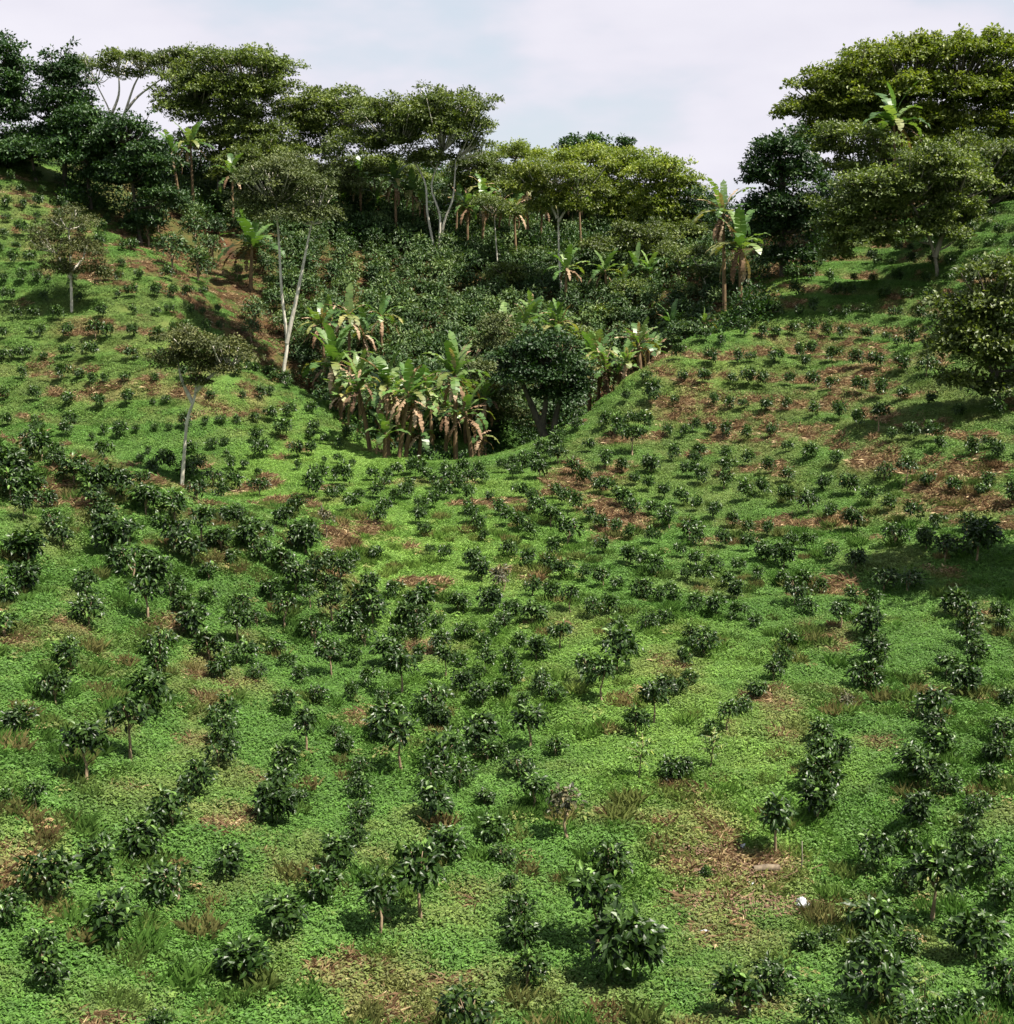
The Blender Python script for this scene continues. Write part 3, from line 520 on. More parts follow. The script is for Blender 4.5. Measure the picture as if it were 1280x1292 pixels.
# labels: place in the photograph by band and column, then order from the left inside that cell
BANDS = [(1180, 'on the bottom edge'), (1040, 'low in the foreground'), (920, 'in the upper foreground'), (820, 'in the near mid-ground'), (730, 'in the central mid-ground'), (640, 'in the far mid-ground'), (0, 'high on the slopes')]
COLS = [(180, 'far left'), (360, 'left'), (540, 'left of centre'), (740, 'centre'), (920, 'right of centre'), (1100, 'right'), (9999, 'far right')]
ORD = ['first', 'second', 'third', 'fourth', 'fifth', 'sixth', 'seventh', 'eighth', 'ninth', 'tenth', 'eleventh', 'twelfth', 'thirteenth', 'fourteenth', 'fifteenth', 'sixteenth', 'seventeenth', 'eighteenth', 'nineteenth', 'twentieth']
cells = {}
for b in ind:
    bd = next(t for y, t in BANDS if b['cy'] >= y); cl = next(t for x, t in COLS if b['cx'] < x); cells.setdefault((bd, cl), []).append(b)
for (bd, cl), L in cells.items():
    L.sort(key=lambda b: b['cx'])
    for i, b in enumerate(L):
        look = {'': 'dark glossy', 's': 'bare-stemmed', 'S': 'long-stemmed', 'f': 'sparse', 'b': 'brownish', 'p': 'pale yellowish'}[b['f']]
        o_ = 'only' if len(L) == 1 else ORD[i]+' from left'
        b['label'] = f"{look} coffee bush {bd}, {cl}, {o_}"
for i, b in enumerate(ind):
    f = b['f']
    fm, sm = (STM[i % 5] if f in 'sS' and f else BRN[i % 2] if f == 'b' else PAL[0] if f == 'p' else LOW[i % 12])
    e = bpy.data.objects.new('coffee_bush', None); COL.objects.link(e); e.empty_display_size = .2
    e.location = b['c']; e.rotation_euler = (random.uniform(-.06, .06), random.uniform(-.06, .06), random.uniform(0, 6.28))
    s = b['wid']*(1.2 if b['w'] > 30 else 1.12); e.scale = (s, s, s*(1.12 if f == 'S' else random.uniform(.9, 1.12)))
    tag(e, b['label'], 'coffee bush', 'coffee bushes planted in rows over the valley and its slopes')
    link('foliage', fm, e); link('stem', sm, e)
def me_arrays(me):
    V = np.zeros(len(me.vertices)*3, np.float32); me.vertices.foreach_get('co', V)
    fs = np.array([p.vertices[:] for p in me.polygons if len(p.vertices) == 3]) ; a = np.zeros(len(me.vertices), np.float32); me.attributes['v'].data.foreach_get('value', a)
    return V.reshape(-1, 3), fs, a
FA = [me_arrays(f[0]) for f in FARLOW]
acc = Acc()
for i, b in enumerate(rest):
    V, T, a = FA[i % 6]; th = R.random()*6.28; s = b['wid']*(1.2 if b['c'][0] > 0 or b['c'][1] < 62 else 1.35); c_, s_ = math.cos(th), math.sin(th)
    W = V@np.array([[c_, s_, 0], [-s_, c_, 0], [0, 0, 1]])*s*np.array([1, 1, R.uniform(1.0, 1.3)])+b['c']
    acc.add(W, None, T, a)
tag(link('small_coffee_bushes', acc.mesh('small_coffee_bushes', [M['coffee']])), 'many small distant coffee bushes dotted in rows over the upper slopes', 'coffee bushes', kind='stuff')

# ------------------------------------------------------------------ mature coffee on the far hillside
POLY = [(205,262),(300,215),(450,235),(620,245),(880,290),(945,370),(880,425),(800,490),(740,520),(640,560),(560,592),(440,525),(385,480),(350,420),(325,370),(300,330),(255,300)]
def inpoly(x, y, P):
    r = np.zeros(x.shape, bool); j = len(P)-1
    for i in range(len(P)):
        xi, yi = P[i]; xj, yj = P[j]
        r ^= ((yi > y) != (yj > y)) & (x < (xj-xi)*(y-yi)/(yj-yi+1e-9)+xi); j = i
    return r
px_, py_ = np.meshgrid(np.arange(-45, 45, 1.5), np.arange(80, 146, 1.5)); x = px_.ravel()+R.normal(0, .45, px_.size); y = py_.ravel()+R.normal(0, .45, px_.size); z = hgt(x, y)
u, v, d = project(np.stack([x, y, z], -1)); k = inpoly(u, v, POLY) & (y > 84+np.clip(x, 0, 99)*.45+np.clip(-x-20, 0, 40)*1.0) & ((pathsoil(x, y) < .5) | (R.random(len(x)) < .15)) & (R.random(len(x)) < .91)
x, y, z = x[k], y[k], z[k]
FB = [me_arrays(dome_mesh(330, .13, 'far_coffee', .95, 9)[0]) for _ in range(5)]
acc = Acc()
for i in range(len(x)):
    V, T, a = FB[i % 5]; th = R.random()*6.28; c_, s_ = math.cos(th), math.sin(th); s = R.uniform(2.0, 3.2)
    acc.add(V@np.array([[c_, s_, 0], [-s_, c_, 0], [0, 0, 1]])*s*np.array([1, 1, .95])+np.array([x[i], y[i], z[i]]), None, T, np.clip(a*.75+R.normal(.1, .2), 0, 1))
tag(link('hillside_coffee', acc.mesh('hillside_coffee', [M['far_coffee']])), 'dense mass of mature dark coffee shrubs covering the far hillside', 'coffee shrubs', kind='stuff')
FMB = [dome_mesh(420, .12, 'far_coffee', 1.0, 9) for _ in range(3)]
SHR = [(188,292,44,'at the top of the bare red soil strip, beside the left field'),(218,320,50,'second down the left edge of the red soil strip'),(248,296,48,'between the dark trees and the red soil'),(250,338,44,'overhanging the crest of the left field'),(268,318,40,'just right of the one overhanging the left crest'),(300,344,18,'smallest, standing alone on the red soil'),(322,396,38,'upper of the pair beside the red soil below the lone banana'),(318,418,30,'lower of the pair beside the red soil below the lone banana'),(342,364,28,'under the lone banana with upright leaves'),(380,440,40,'right of the pale forked trunk'),(395,478,40,'right of the base of the pale forked trunk'),(200,276,40,'under the dark trees at the top left')]
for i, (a, b, w, t) in enumerate(SHR):
    c = cast(a, b+w*.45, 88 if a > 330 else 92)
    if c is None: continue
    e = bpy.data.objects.new('coffee_shrub', None); COL.objects.link(e); e.location = c; s = w*c[1]/F*1.1; e.scale = (s, s, s); e.rotation_euler = (0, 0, i*1.3)
    tag(e, 'dark coffee shrub '+t, 'coffee shrub', 'mature coffee shrubs along the red soil strip'); link('foliage', FMB[i % 3][0], e); link('stem', FMB[i % 3][1], e)

# ------------------------------------------------------------------ trees
def ptY(p, Y): return at(p[0], p[1], Y)
def make_tree(name, label, cat, Y, base, blobs, trunks, leafmat, bark, leaf=.26, dens=1.0, r0=.2, group=None, sparse=0., limbs=True, depth=.85, csize=1.0):
    bp = at(base[0], base[1], Y); g = float(hgt(np.array(bp[0]), np.array(bp[1]))); org = np.array([bp[0], bp[1], g])
    root = bpy.data.objects.new(name, None); COL.objects.link(root); root.location = org
    cr = Acc(); tk = Acc(); tops = []
    start = org-np.array([0, 0, .3])
    for tr in trunks:
        pts = [ptY(p, Y+(p[2] if len(p) > 2 else 0)) for p in tr]
        if abs(tr[0][1]-base[1]) < 12 and abs(tr[0][0]-base[0]) < 14: pts = [start+np.array([pts[0][0]-org[0], 0, 0])]+pts
        pts = smooth_path(np.array(pts)+R.normal(0, .04, (len(pts), 3)), 4)
        tube(tk, pts-org, np.linspace(r0, r0*.35, len(pts)), 8); tops.append(pts)
    if not trunks:
        b0 = blobs[0]; pts = smooth_path(np.array([start, start*.5+at(b0[0], b0[1], Y)*.5, at(b0[0], b0[1], Y)]), 4); tube(tk, pts-org, np.linspace(r0, r0*.4, len(pts)), 8); tops.append(pts)
    allp = np.concatenate([t[len(t)//3:] for t in tops])
    for bl in blobs:
        bx, by, rx, ry = bl[:4]; Yb = Y+(bl[4] if len(bl) > 4 else 0)
        c = at(bx, by, Yb); a = rx*Yb/F; h = ry*Yb/F*1.12; b = a*depth
        vol = a*b*h; cs = csize*min(.85, .42*h+.25, .5*a+.2); nc = int(max(6, dens*4.3*(a*b+a*h+b*h)/(cs*cs)*.55))
        dirs = unit(R.normal(0, 1, (nc, 3))); rr = R.uniform(.45, 1., nc)**.6
        dirs[:, 2] = np.where(dirs[:, 2] < -.25, -dirs[:, 2]*.6, dirs[:, 2])
        C = c+dirs*rr[:, None]*np.array([a, b, h])*(1+R.normal(0, .17, (nc, 1)))
        for q in C:
            if sparse and R.random() < sparse: continue
            s = cs*R.uniform(.45, 1.2); nl = int(100*(s/.8)**2*(.26/leaf)**1.3)
            dl = unit(R.normal(0, 1, (nl, 3))); dl[:, 2] = np.where(dl[:, 2] < -.1, -.4*dl[:, 2], dl[:, 2])
            P = q+dl*np.array([s, s, s*.72])*R.uniform(.35, 1.05, (nl, 1))**.7
            D = dl*.8+R.normal(0, .6, (nl, 3))+np.array([0, 0, -.15]); Nn = dl*.5+np.array([0, 0, 1.])+R.normal(0, .35, (nl, 3))
            L = leaf*R.uniform(.5, 1.35, nl)
            leaves(cr, P-org, D, Nn, L, L*.62, np.clip(R.normal(.45, .22, nl)+R.normal(0, .17), 0, 1))
        if limbs:
            for q in C[R.permutation(len(C))[:max(4, int(nc*.45))]]:
                j = np.argmin(((allp-q)**2).sum(1)+np.where(allp[:, 2] > q[2], 9, 0)); p = allp[j]
                if q[2]-p[2] < .3*math.hypot(q[0]-p[0], q[1]-p[1]) or np.linalg.norm(q-p) > 7: continue
                mid = p*.45+q*.55+np.array([0, 0, -.12*np.linalg.norm(q-p)]); pts = smooth_path(np.array([p, mid, q]), 3)
                tube(tk, pts-org, np.linspace(r0*.36, .028, len(pts)), 5)
    link('trunk', tk.mesh('trunk', [M[bark]], True), root); link('crown', cr.mesh('crown', [M[leafmat]]), root)
    tag(root, label, cat, group); return root
T = make_tree; GS = 'trees along the skyline ridge'
T('dense_tree','dark rounded tree cut off by the left edge at the skyline','tree',114,(-12,205),[(-10,95,46,48),(-12,150,50,40),(20,130,18,45),(10,190,45,22)],[],'dark_tree','dark_bark',.3,1,.25,GS)
T('dense_tree','tall dark conical evergreen second from left on the skyline','tree',112,(80,215),[(80,103,33,30),(78,140,42,34),(70,180,40,30)],[],'dark_tree','dark_bark',.3,1.15,.25,GS)
T('dense_tree','lower dark rounded evergreen between conical evergreen and yellowing banana','tree',110,(112,220),[(105,165,36,32),(120,195,44,30),(90,200,50,24)],[],'dark_tree','dark_bark',.3,1.15,.2)
T('dense_tree','dark shrubby tree hanging down over the crest of the left field','tree',108,(175,260),[(160,180,38,32),(185,215,42,34),(160,235,36,30),(195,255,28,30),(185,285,26,16)],[],'dark_tree','dark_bark',.3,1.1,.2)
T('dense_tree','low dark shrubby tree at the corner of left field below skyline trees','tree',110,(45,215),[(40,198,60,18),(0,200,40,18),(130,225,24,16)],[],'dark_tree','dark_bark',.3,1.1,.2)
T('umbrella_tree','flat-topped tree whose thin bare limbs stand against the sky, upper left','tree',126,(147,215),[(165,78,48,10),(122,88,30,12),(210,88,40,16),(160,95,25,8),(225,75,25,10)],[[(147,215),(146,170),(138,140),(122,105)],[(146,170),(158,140),(168,108),(180,88)],[(140,145),(150,120),(150,95)],[(158,140),(175,120),(205,98)]],'mid_tree','pale_bark',.26,.75,.16,GS)
T('umbrella_tree','broadest flat-topped spreading tree on the left part of the skyline','tree',124,(277,235),[(305,84,62,17),(262,120,60,24),(335,115,38,20),(285,150,55,22),(345,92,26,14),(315,170,50,22),(230,140,38,18),(250,100,40,16),(290,125,60,26),(330,190,50,22),(260,185,45,20),(305,205,45,18)],[[(277,235),(279,190),(270,160),(245,130)],[(279,190),(288,150),(310,110)],[(280,185),(310,150),(340,120)]],'mid_tree','grey_bark',.27,.95,.22,GS)
T('umbrella_tree','spreading tree with pale forked trunk between the two broadest skyline crowns','tree',128,(419,240),[(400,135,36,20),(440,140,42,24),(385,165,32,24),(420,175,45,20),(365,140,25,20),(390,195,45,18),(410,155,50,22)],[[(419,240),(418,212),(408,190),(402,165)],[(418,212),(430,188),(445,160)]],'mid_tree','pale_bark',.26,.9,.15,GS)
T('umbrella_tree','large spreading tree over several leaning pale trunks, left of centre skyline','tree',118,(552,325),[(565,135,46,20),(510,150,52,24),(590,165,34,26),(545,175,55,24),(490,180,40,20),(545,205,42,20),(470,150,30,22),(600,190,22,16),(520,160,50,24),(450,190,40,22),(560,160,50,22)],[[(550,325),(540,270),(535,225),(505,180)],[(552,325),(555,275),(545,235),(560,190)],[(554,325),(562,280),(572,250),(575,200)]],'mid_tree','pale_bark',.26,.85,.16)
T('forked_tree','sparse grey-leaved tree on a tall pale Y-shaped trunk','tree',91,(358,468),[(345,228,52,24),(385,250,45,28),(325,262,38,22),(360,275,50,18),(405,275,28,14)],[[(358,468),(362,432),(356,370),(352,300),(348,255)],[(362,432),(376,370),(386,320),(396,270)]],'grey_tree','pale_bark',.2,1.1,.17,None,.1)
T('slender_tree','single straight white-trunked tree below the centre skyline','tree',110,(710,383),[(700,225,58,20),(672,245,36,20),(735,250,40,22),(705,265,50,16)],[[(710,383),(706,320),(703,270),(700,235)],[(703,275),(690,245)],[(704,280),(722,250)]],'yellow_tree','pale_bark',.24,.85,.13)
T('spreading_tree','yellow-green tree left of the white-trunked tree, against the sky','tree',136,(640,280),[(650,200,46,16),(625,222,34,16),(665,225,40,18)],[],'yellow_tree','grey_bark',.27,.9,.2,GS)
T('spreading_tree','yellow-green crown behind and right of the white-trunked tree','tree',131,(765,300),[(745,205,55,18),(790,220,50,24),(755,245,52,28),(790,270,45,28),(770,295,40,18)],[],'yellow_tree','grey_bark',.28,1,.22,GS)
T('spreading_tree','yellow-green tree at the low point of the skyline, right end of centre ridge','tree',124,(845,320),[(835,220,40,20),(862,245,28,30),(840,275,44,30),(870,290,28,24),(820,250,30,25)],[],'yellow_tree','grey_bark',.28,1,.2,GS)
T('spreading_tree','olive tree crown below the low point of the skyline, beside drooping bananas','tree',118,(870,345),[(850,300,40,22),(880,310,30,20),(820,310,34,18)],[],'mid_tree','grey_bark',.26,.9,.15)
for a, b, r, t in ((752,184,14,'left of the two distant'),(788,183,11,'right of the two distant'),(722,190,16,'low flat')):
    T('far_tree',t+' tree tops poking above the centre skyline' if 'two' in t else 'low flat distant tree top just left of two round ones','tree',170,(a,222),[(a,b,r,r*.8),(a,b+10,r*1.2,r)],[],'dark_tree','dark_bark',.4,1,.2)
T('dense_tree','big dark leafy tree in the gully at the foot of right slope','tree',82,(688,575),[(690,440,42,22),(655,455,30,24),(715,470,34,26),(680,480,50,24),(705,505,38,18),(725,500,18,22),(650,480,26,20)],[[(688,575),(686,540),(690,500),(690,460)],[(687,550),(670,510),(655,470)],[(700,560),(702,530),(712,490)]],'dark_tree','dark_bark',.24,1.2,.32)
T('greyish_tree','drab grey-green tree between gully bananas and big dark tree','tree',85,(620,575),[(605,500,34,28),(625,530,30,30),(600,475,24,18),(640,500,22,30)],[],'grey_tree','dark_bark',.2,1,.18)
T('greyish_tree','small grey tree just above the big dark gully tree','tree',93,(625,465),[(630,420,26,20),(625,440,30,18)],[],'grey_tree','dark_bark',.2,1,.12)
T('small_tree','small light green tree on the far hillside right of centre','tree',106,(797,430),[(800,375,32,18),(785,395,30,16),(815,395,22,16)],[],'mid_tree','grey_bark',.2,.9,.1)
T('small_tree','bright leafy small tree at the upper end of right slope edge','tree',90,(862,448),[(865,420,24,14),(845,432,20,12)],[],'far_coffee','dark_bark',.24,1,.1)
T('slender_tree','thin leaning grey-stemmed tree below the drooping bananas','tree',102,(898,402),[(868,325,24,14),(882,345,18,10)],[[(898,402),(894,370),(884,345),(874,325)]],'mid_tree','pale_bark',.22,.8,.1)
T('dense_tree','tall dark tree with glossy leaves right of the drooping bananas','tree',99,(988,365),[(985,195,36,24),(965,225,30,26),(1000,230,44,30),(985,265,46,28),(1010,290,34,30),(965,300,30,28),(1000,330,38,22)],[],'dark_tree','dark_bark',.3,1.2,.3)
T('umbrella_tree','largest spreading tree, its crown filling the upper right sky','tree',116,(1118,290),[(1130,80,68,24),(1060,115,52,24),(1190,75,60,26),(1250,70,55,24),(1010,145,36,18),(1120,120,80,26),(1200,120,70,28),(1270,110,45,30),(1150,160,70,24),(1235,165,60,30),(1065,150,40,20),(1180,185,60,24),(1285,140,45,26),(1250,130,45,20),(1265,190,40,30),(1100,160,60,20),(1090,100,60,20),(1040,175,40,24),(1230,220,50,30),(1160,200,60,30),(1080,135,60,30)],[[(1118,290),(1117,230),(1110,190),(1070,140)],[(1117,230),(1125,180),(1150,110)],[(1122,215),(1160,165),(1210,110)]],'yellow_tree','dark_bark',.33,1,.3,'spreading trees on the right hill')
T('spreading_tree','olive spreading crown under the largest tree and beside the tall dark tree','tree',106,(1095,320),[(1075,175,52,16),(1045,195,36,16),(1105,195,40,18),(1060,215,44,14)],[[(1095,320),(1094,270),(1085,235),(1070,190)],[(1094,262),(1105,225),(1110,195)]],'mid_tree','dark_bark',.26,.9,.18)
T('spreading_tree','olive tree with grey crooked trunk standing in the right field','tree',90,(1182,400),[(1170,205,50,22),(1130,235,42,22),(1205,235,46,26),(1160,255,60,24),(1100,270,40,20),(1075,300,32,18),(1215,275,34,20),(1120,300,45,16),(1055,325,24,12),(1100,240,50,26),(1180,230,60,30),(1080,265,40,22),(1140,285,50,26),(1090,310,40,20),(1060,285,30,22),(1180,300,36,18)],[[(1182,400),(1184,360),(1180,325),(1168,290),(1150,255)],[(1180,325),(1192,290),(1205,250)]],'mid_tree','grey_bark',.25,.95,.2,'spreading trees on the right hill')
T('spreading_tree','tree at the right edge with a short grey trunk','tree',96,(1227,350),[(1240,200,46,28),(1275,220,40,34),(1250,250,40,20),(1275,265,30,16),(1268,295,34,18),(1238,285,34,18),(1285,240,30,30),(1205,270,40,30),(1285,300,40,24),(1225,320,26,12)],[[(1227,352),(1224,320),(1214,285),(1225,240)],[(1220,300),(1245,260)]],'mid_tree','grey_bark',.26,.95,.2,'spreading trees on the right hill')
T('leafy_tree','nearest yellow-green tree cut by the right edge, foliage reaching the ground','tree',65,(1262,520),[(1255,352,44,22),(1222,390,44,28),(1275,395,52,36),(1240,440,56,28),(1200,445,32,26),(1285,460,40,34),(1203,488,28,20),(1262,495,40,24),(1225,420,50,24)],[[(1262,520),(1260,480),(1250,440),(1258,390)],[(1260,480),(1240,450)]],'mid_tree','dark_bark',.27,1.1,.15)
T('slender_tree','small brownish sparse tree with short white trunk in the upper left field','tree',89,(92,406),[(88,285,34,22),(75,310,40,22),(100,325,38,24),(70,345,28,18),(112,350,22,16)],[[(92,406),(90,370),(88,335),(86,290)],[(89,350),(72,320)],[(89,345),(104,325)]],'olive_tree','pale_bark',.15,.85,.14,None,.12)
T('slender_tree','leaning white-stemmed tree with flat dark crown standing in the left field','tree',65.5,(228,623),[(225,432,34,16),(262,442,42,18),(295,455,34,16),(235,460,34,14),(275,468,36,13),(252,484,20,9),(215,455,26,12)],[[(228,623),(231,580),(237,530),(245,500),(246,470),(243,440)],[(243,508),(228,480),(225,455)],[(248,495),(270,472),(290,462)]],'olive_tree','pale_bark',.15,1.15,.12,None,.05)

T('leafy_tree','tall tree beside the right edge whose shade darkens the lower right slope','tree',44.5,(1440,720),[(1435,400,125,70),(1460,470,110,70),(1400,500,85,50),(1440,540,110,50)],[],'dark_tree','dark_bark',.3,1,.25)
T('slender_tree','thin grey-stemmed tree in the coffee just left of the white-trunked tree','tree',116,(628,330),[(622,262,26,14),(640,270,22,12)],[[(628,330),(626,300),(624,270)]],'mid_tree','pale_bark',.22,.9,.09)
T('spreading_tree','grey-green tree behind the pale Y-shaped trunk, under the skyline','tree',119,(400,290),[(395,225,44,24),(430,240,34,20),(365,215,30,18)],[],'grey_tree','grey_bark',.24,1,.15)
T('spreading_tree','dark tree filling the skyline gap between centre ridge and drooping bananas','tree',122,(900,340),[(880,270,26,24),(905,300,26,26),(890,320,40,20)],[],'dark_tree','dark_bark',.28,1,.15)
T('spreading_tree','mid-green crown below the broadest left skyline tree, right of yellowing banana','tree',121,(330,270),[(330,205,44,22),(300,225,34,20),(360,225,34,18)],[],'mid_tree','grey_bark',.25,1,.15)
T('spreading_tree','mid-green crown beneath the large tree over the leaning trunks, left side','tree',125,(480,270),[(470,215,44,20),(505,225,34,20),(440,225,30,16)],[],'mid_tree','grey_bark',.25,1,.15)
T('spreading_tree','mid-green crown right of the leaning pale trunks, under the skyline','tree',126,(610,280),[(600,215,36,22),(625,240,30,22),(585,245,26,18)],[],'mid_tree','grey_bark',.25,1,.15)
T('spreading_tree','round mid-green crown in the hollow right of the white-trunked tree','tree',113,(800,350),[(800,300,38,20),(830,325,36,18),(765,315,34,18)],[],'mid_tree','grey_bark',.25,1,.15)
for bx, by, r, Y, m_, txt in ((466,352,20,112,'mid_tree','left of the hillside centre, below the leaning pale trunks'),(560,372,17,109,'grey_tree','on the middle of the far hillside, directly above the gully bananas'),(640,345,19,112,'mid_tree','on the far hillside just left of the white-trunked tree'),(735,425,20,101,'mid_tree','on the far hillside above the big dark gully tree'),(520,425,17,101,'grey_tree','low on the far hillside behind the gully bananas'),(762,395,16,105,'yellow_tree','low on the far hillside, bright, right of the white-trunked tree')):
    T('small_tree','small rounded tree '+txt,'tree',Y,(bx,by+r*1.6),[(bx,by,r,r*.7),(bx+r*.5,by+r*.5,r*.8,r*.6),(bx-r*.5,by+r*.45,r*.7,r*.5)],[],m_,'grey_bark',.22,.9,.1)
# ------------------------------------------------------------------ bananas
def banana_leaf(acc, p0, az, el, L, W, droop, ragged, v):
    n_ = 13; s = np.linspace(0, 1, n_); e = el-droop*s**1.3
    ds = L/(n_-1); P = [p0]
    for i in range(n_-1): P.append(P[-1]+ds*np.array([math.cos(az)*math.cos(e[i]), math.sin(az)*math.cos(e[i]), math.sin(e[i])]))
    P = np.array(P); side = np.array([-math.sin(az), math.cos(az), 0]); wd = W*.5*np.clip(s*5, .08, 1)*np.sqrt(np.clip(1-s**5, .0, 1)); wd[0] = .03
    lift = R.uniform(.1, .5)
    for sg in (1, -1):
        for i in range(n_-1):
            j0, j1 = (R.uniform(-.45, .1)*ragged, R.uniform(-.45, .1)*ragged) if ragged else (0, 0)
            drp = R.uniform(0, .9)*ragged
            up = np.array([0, 0, 1.])*(lift-drp)
            a = P[i]; b = P[i+1]; g = (b-a)*(R.uniform(0, .3)*ragged)
            w0, w1 = wd[i]*(1+j0), wd[i+1]*(1+j1)
            V = np.array([a, b-g*.5, b-g+(side*sg+up)*w1, a+(side*sg+up)*w0]); acc.add(V, [(0, 1, 2, 3)] if sg > 0 else [(3, 2, 1, 0)], None, np.clip(v+R.normal(0, .08), 0, 1))
def banana(label, base, top, Y, nl=7, dead=3, yellow=1, ragged=.5, lean=0, group='banana plants in the gully and on the hillside', big=1.0, deadtop=0):
    bp = at(base[0], base[1], Y); g = float(hgt(np.array(bp[0]), np.array(bp[1]))); org = np.array([bp[0], bp[1], min(bp[2], g+.15) if bp[2] > g else g])
    org[2] = g; tp = at(top[0], top[1], Y); Ht = max(2.4, tp[2]-g); hs = max(Ht*.58, Ht-1.9)
    root = bpy.data.objects.new('banana_plant', None); COL.objects.link(root); root.location = org
    st = Acc(); ax = np.array([(tp[0]-org[0])*.75, R.normal(0, .1), hs]); pts = [np.array([0, 0, -.3]), ax*.35+np.array([0, 0, 0]), ax*.7, ax]
    pts = smooth_path(np.array(pts), 3); tube(st, pts, np.linspace(.16, .08, len(pts))*big**.5, 9)
    link('stem', st.mesh('banana_stem', [M['banana_stem']], True), root)
    gl, yl, dl = Acc(), Acc(), Acc(); az0 = R.random()*6.28; Ll = min(2.5, (Ht-hs)*1.45)*big
    nl = nl+4 if nl > 2 else nl+1
    for i in range(nl):
        az = az0+i*2.4+R.normal(0, .2); t = i/max(1, nl-1); el = math.radians(82-58*t+R.normal(0, 8)); dr = math.radians(35+85*t+R.normal(0, 14))
        banana_leaf(gl, ax+np.array([0, 0, -.05*i]), az, el, Ll*R.uniform(.75, 1.1), .70*big*R.uniform(.8, 1.1)*min(1, Ll/2), dr, min(1.2, .25+ragged*(.4+t*.9)), np.clip(R.normal(.5, .22), 0, 1))
    for i in range(yellow+(dead > 2)): banana_leaf(yl, ax-np.array([0, 0, .1]), R.random()*6.28, math.radians(20), Ll*.95, .5*big, math.radians(95), .7, R.random())
    for i in range(deadtop+(Y < 100)): banana_leaf(dl, ax, R.random()*6.28, math.radians(R.uniform(25, 80)), Ll*R.uniform(.6, .95), .28*big, math.radians(50), 1, R.uniform(.3, 1))
    for i in range(dead+2): banana_leaf(dl, ax-np.array([0, 0, .15+.05*i]), R.random()*6.28, math.radians(R.uniform(-50, 0)), min(Ll*.9, hs*.85)*R.uniform(.7, 1.1), .36*big, math.radians(75), 1, R.uniform(0, .9))
    if nl: link('leaves', gl.mesh('banana_leaves', [M['banana']]), root)
    if yl.n: link('yellowed_leaves', yl.mesh('yellowed_leaves', [M['banana_yellow']]), root)
    if dead or deadtop: link('dead_leaves', dl.mesh('dead_leaves', [M['banana_dead']]), root)
    tag(root, label, 'banana plant', group)
B = banana
B('banana plant with yellowing leaves, tallest under the broad left skyline tree',(243,243),(240,152),119,7,4,3)
B('banana plant crowding the left side of the yellowing tall banana',(228,240),(212,160),118,4,3,1)
B('small banana plant alone right of the yellowing tall banana',(293,258),(292,190),116,4,1,1)
B('lone banana with broad upright fresh leaves above the red soil strip',(316,362),(318,278),106,6,2,1,.2,big=1.5)
B('leftmost banana under the large tree over leaning pale trunks',(455,268),(455,200),122,7,3,1)
B('banana with brown hanging leaves left of the leaning pale trunks',(500,282),(498,200),120,8,6,1)
B('banana right beside the leaning pale trunks, partly behind them',(522,285),(520,215),121,6,4,1)
B('banana just right of the leaning pale trunks under the skyline',(590,300),(590,232),119,5,4,2,deadtop=2)
B('orange-leaved drying banana midway between leaning trunks and white trunk',(608,298),(612,228),120,4,3,3,deadtop=2)
B('withered banana with a bare brown upright leaf left of white trunk',(652,305),(648,235),118,2,4,2,deadtop=3)
B('banana immediately right of the straight white trunk',(713,378),(716,308),108,6,2,1)
B('banana second to the right of the straight white trunk',(768,372),(762,312),108,6,2,2)
B('banana third to the right of straight white trunk in the shade',(825,378),(818,318),108,6,2,1)
B('bright banana at the upper end of right slope edge',(850,440),(850,385),97,6,2,1)
B('low banana right of the bright one by the right slope edge',(892,430),(888,392),94,4,2,1)
B('wide-leaved drooping banana in front of tall dark tree',(935,400),(935,275),94,7,4,2,.5,big=1.35)
B('tall tattered banana with long dead fronds against the sky',(915,385),(912,235),97,4,6,4,1,big=1.25,deadtop=5)
B('banana with huge pale upright leaves inside the upper right trees',(1130,290),(1128,122),104,6,1,1,.2,big=1.5)
B('brown withered banana above the leftmost gully banana clump',(440,445),(440,365),92,2,5,2,deadtop=5)
B('brown-leaved banana behind the left end of gully clump',(410,450),(405,375),93,4,4,2,deadtop=2)
B('leftmost gully banana with broad fresh upright leaves',(425,540),(420,422),84,8,4,2,.3,big=1.3)
B('gully banana with withered crown and slanting orange stem',(468,570),(448,452),77,3,6,2,deadtop=4)
B('tallest green gully banana left of the crossed stems',(490,583),(488,445),76,8,5,1,.5,big=1.1)
B('young bright green banana low in front of gully stems',(486,590),(486,520),74,5,1,0,.2)
B('gully banana on a left-leaning orange stem',(503,588),(520,455),75,5,6,1,deadtop=2)
B('gully banana on an orange stem right of the crossed pair',(511,588),(528,465),76,5,5,2,deadtop=2)
B('short dark gully banana right of the orange stems',(528,582),(534,508),77,5,4,1)
B('tall gully banana with upright leaves and hanging dead skirt',(575,588),(574,432),77,7,8,1,.4,big=1.15,deadtop=2)
B('gully banana right of the one with hanging dead skirt',(596,592),(585,480),77,3,6,1,deadtop=1)
B('short withered banana trunk at the dark gully mouth',(604,594),(606,528),78,1,5,0,deadtop=1)
B('banana with tan broken fronds above the small grey tree',(640,455),(632,385),97,2,3,1,deadtop=4)
B('bright green banana above the big dark gully tree',(675,445),(672,368),97,7,4,1,deadtop=2)
B('brown-fronded banana right of the bright one above big dark tree',(690,450),(700,385),96,3,4,2,deadtop=4)
B('green banana between far hillside coffee and small grey tree',(612,470),(612,405),98,5,3,1)
B('tallest withered banana at the edge of right slope',(808,488),(806,405),84,4,4,2,1,deadtop=7,big=1.1)
B('withered banana left of the tallest withered one at slope edge',(770,500),(762,430),85,4,4,2,1,deadtop=5)
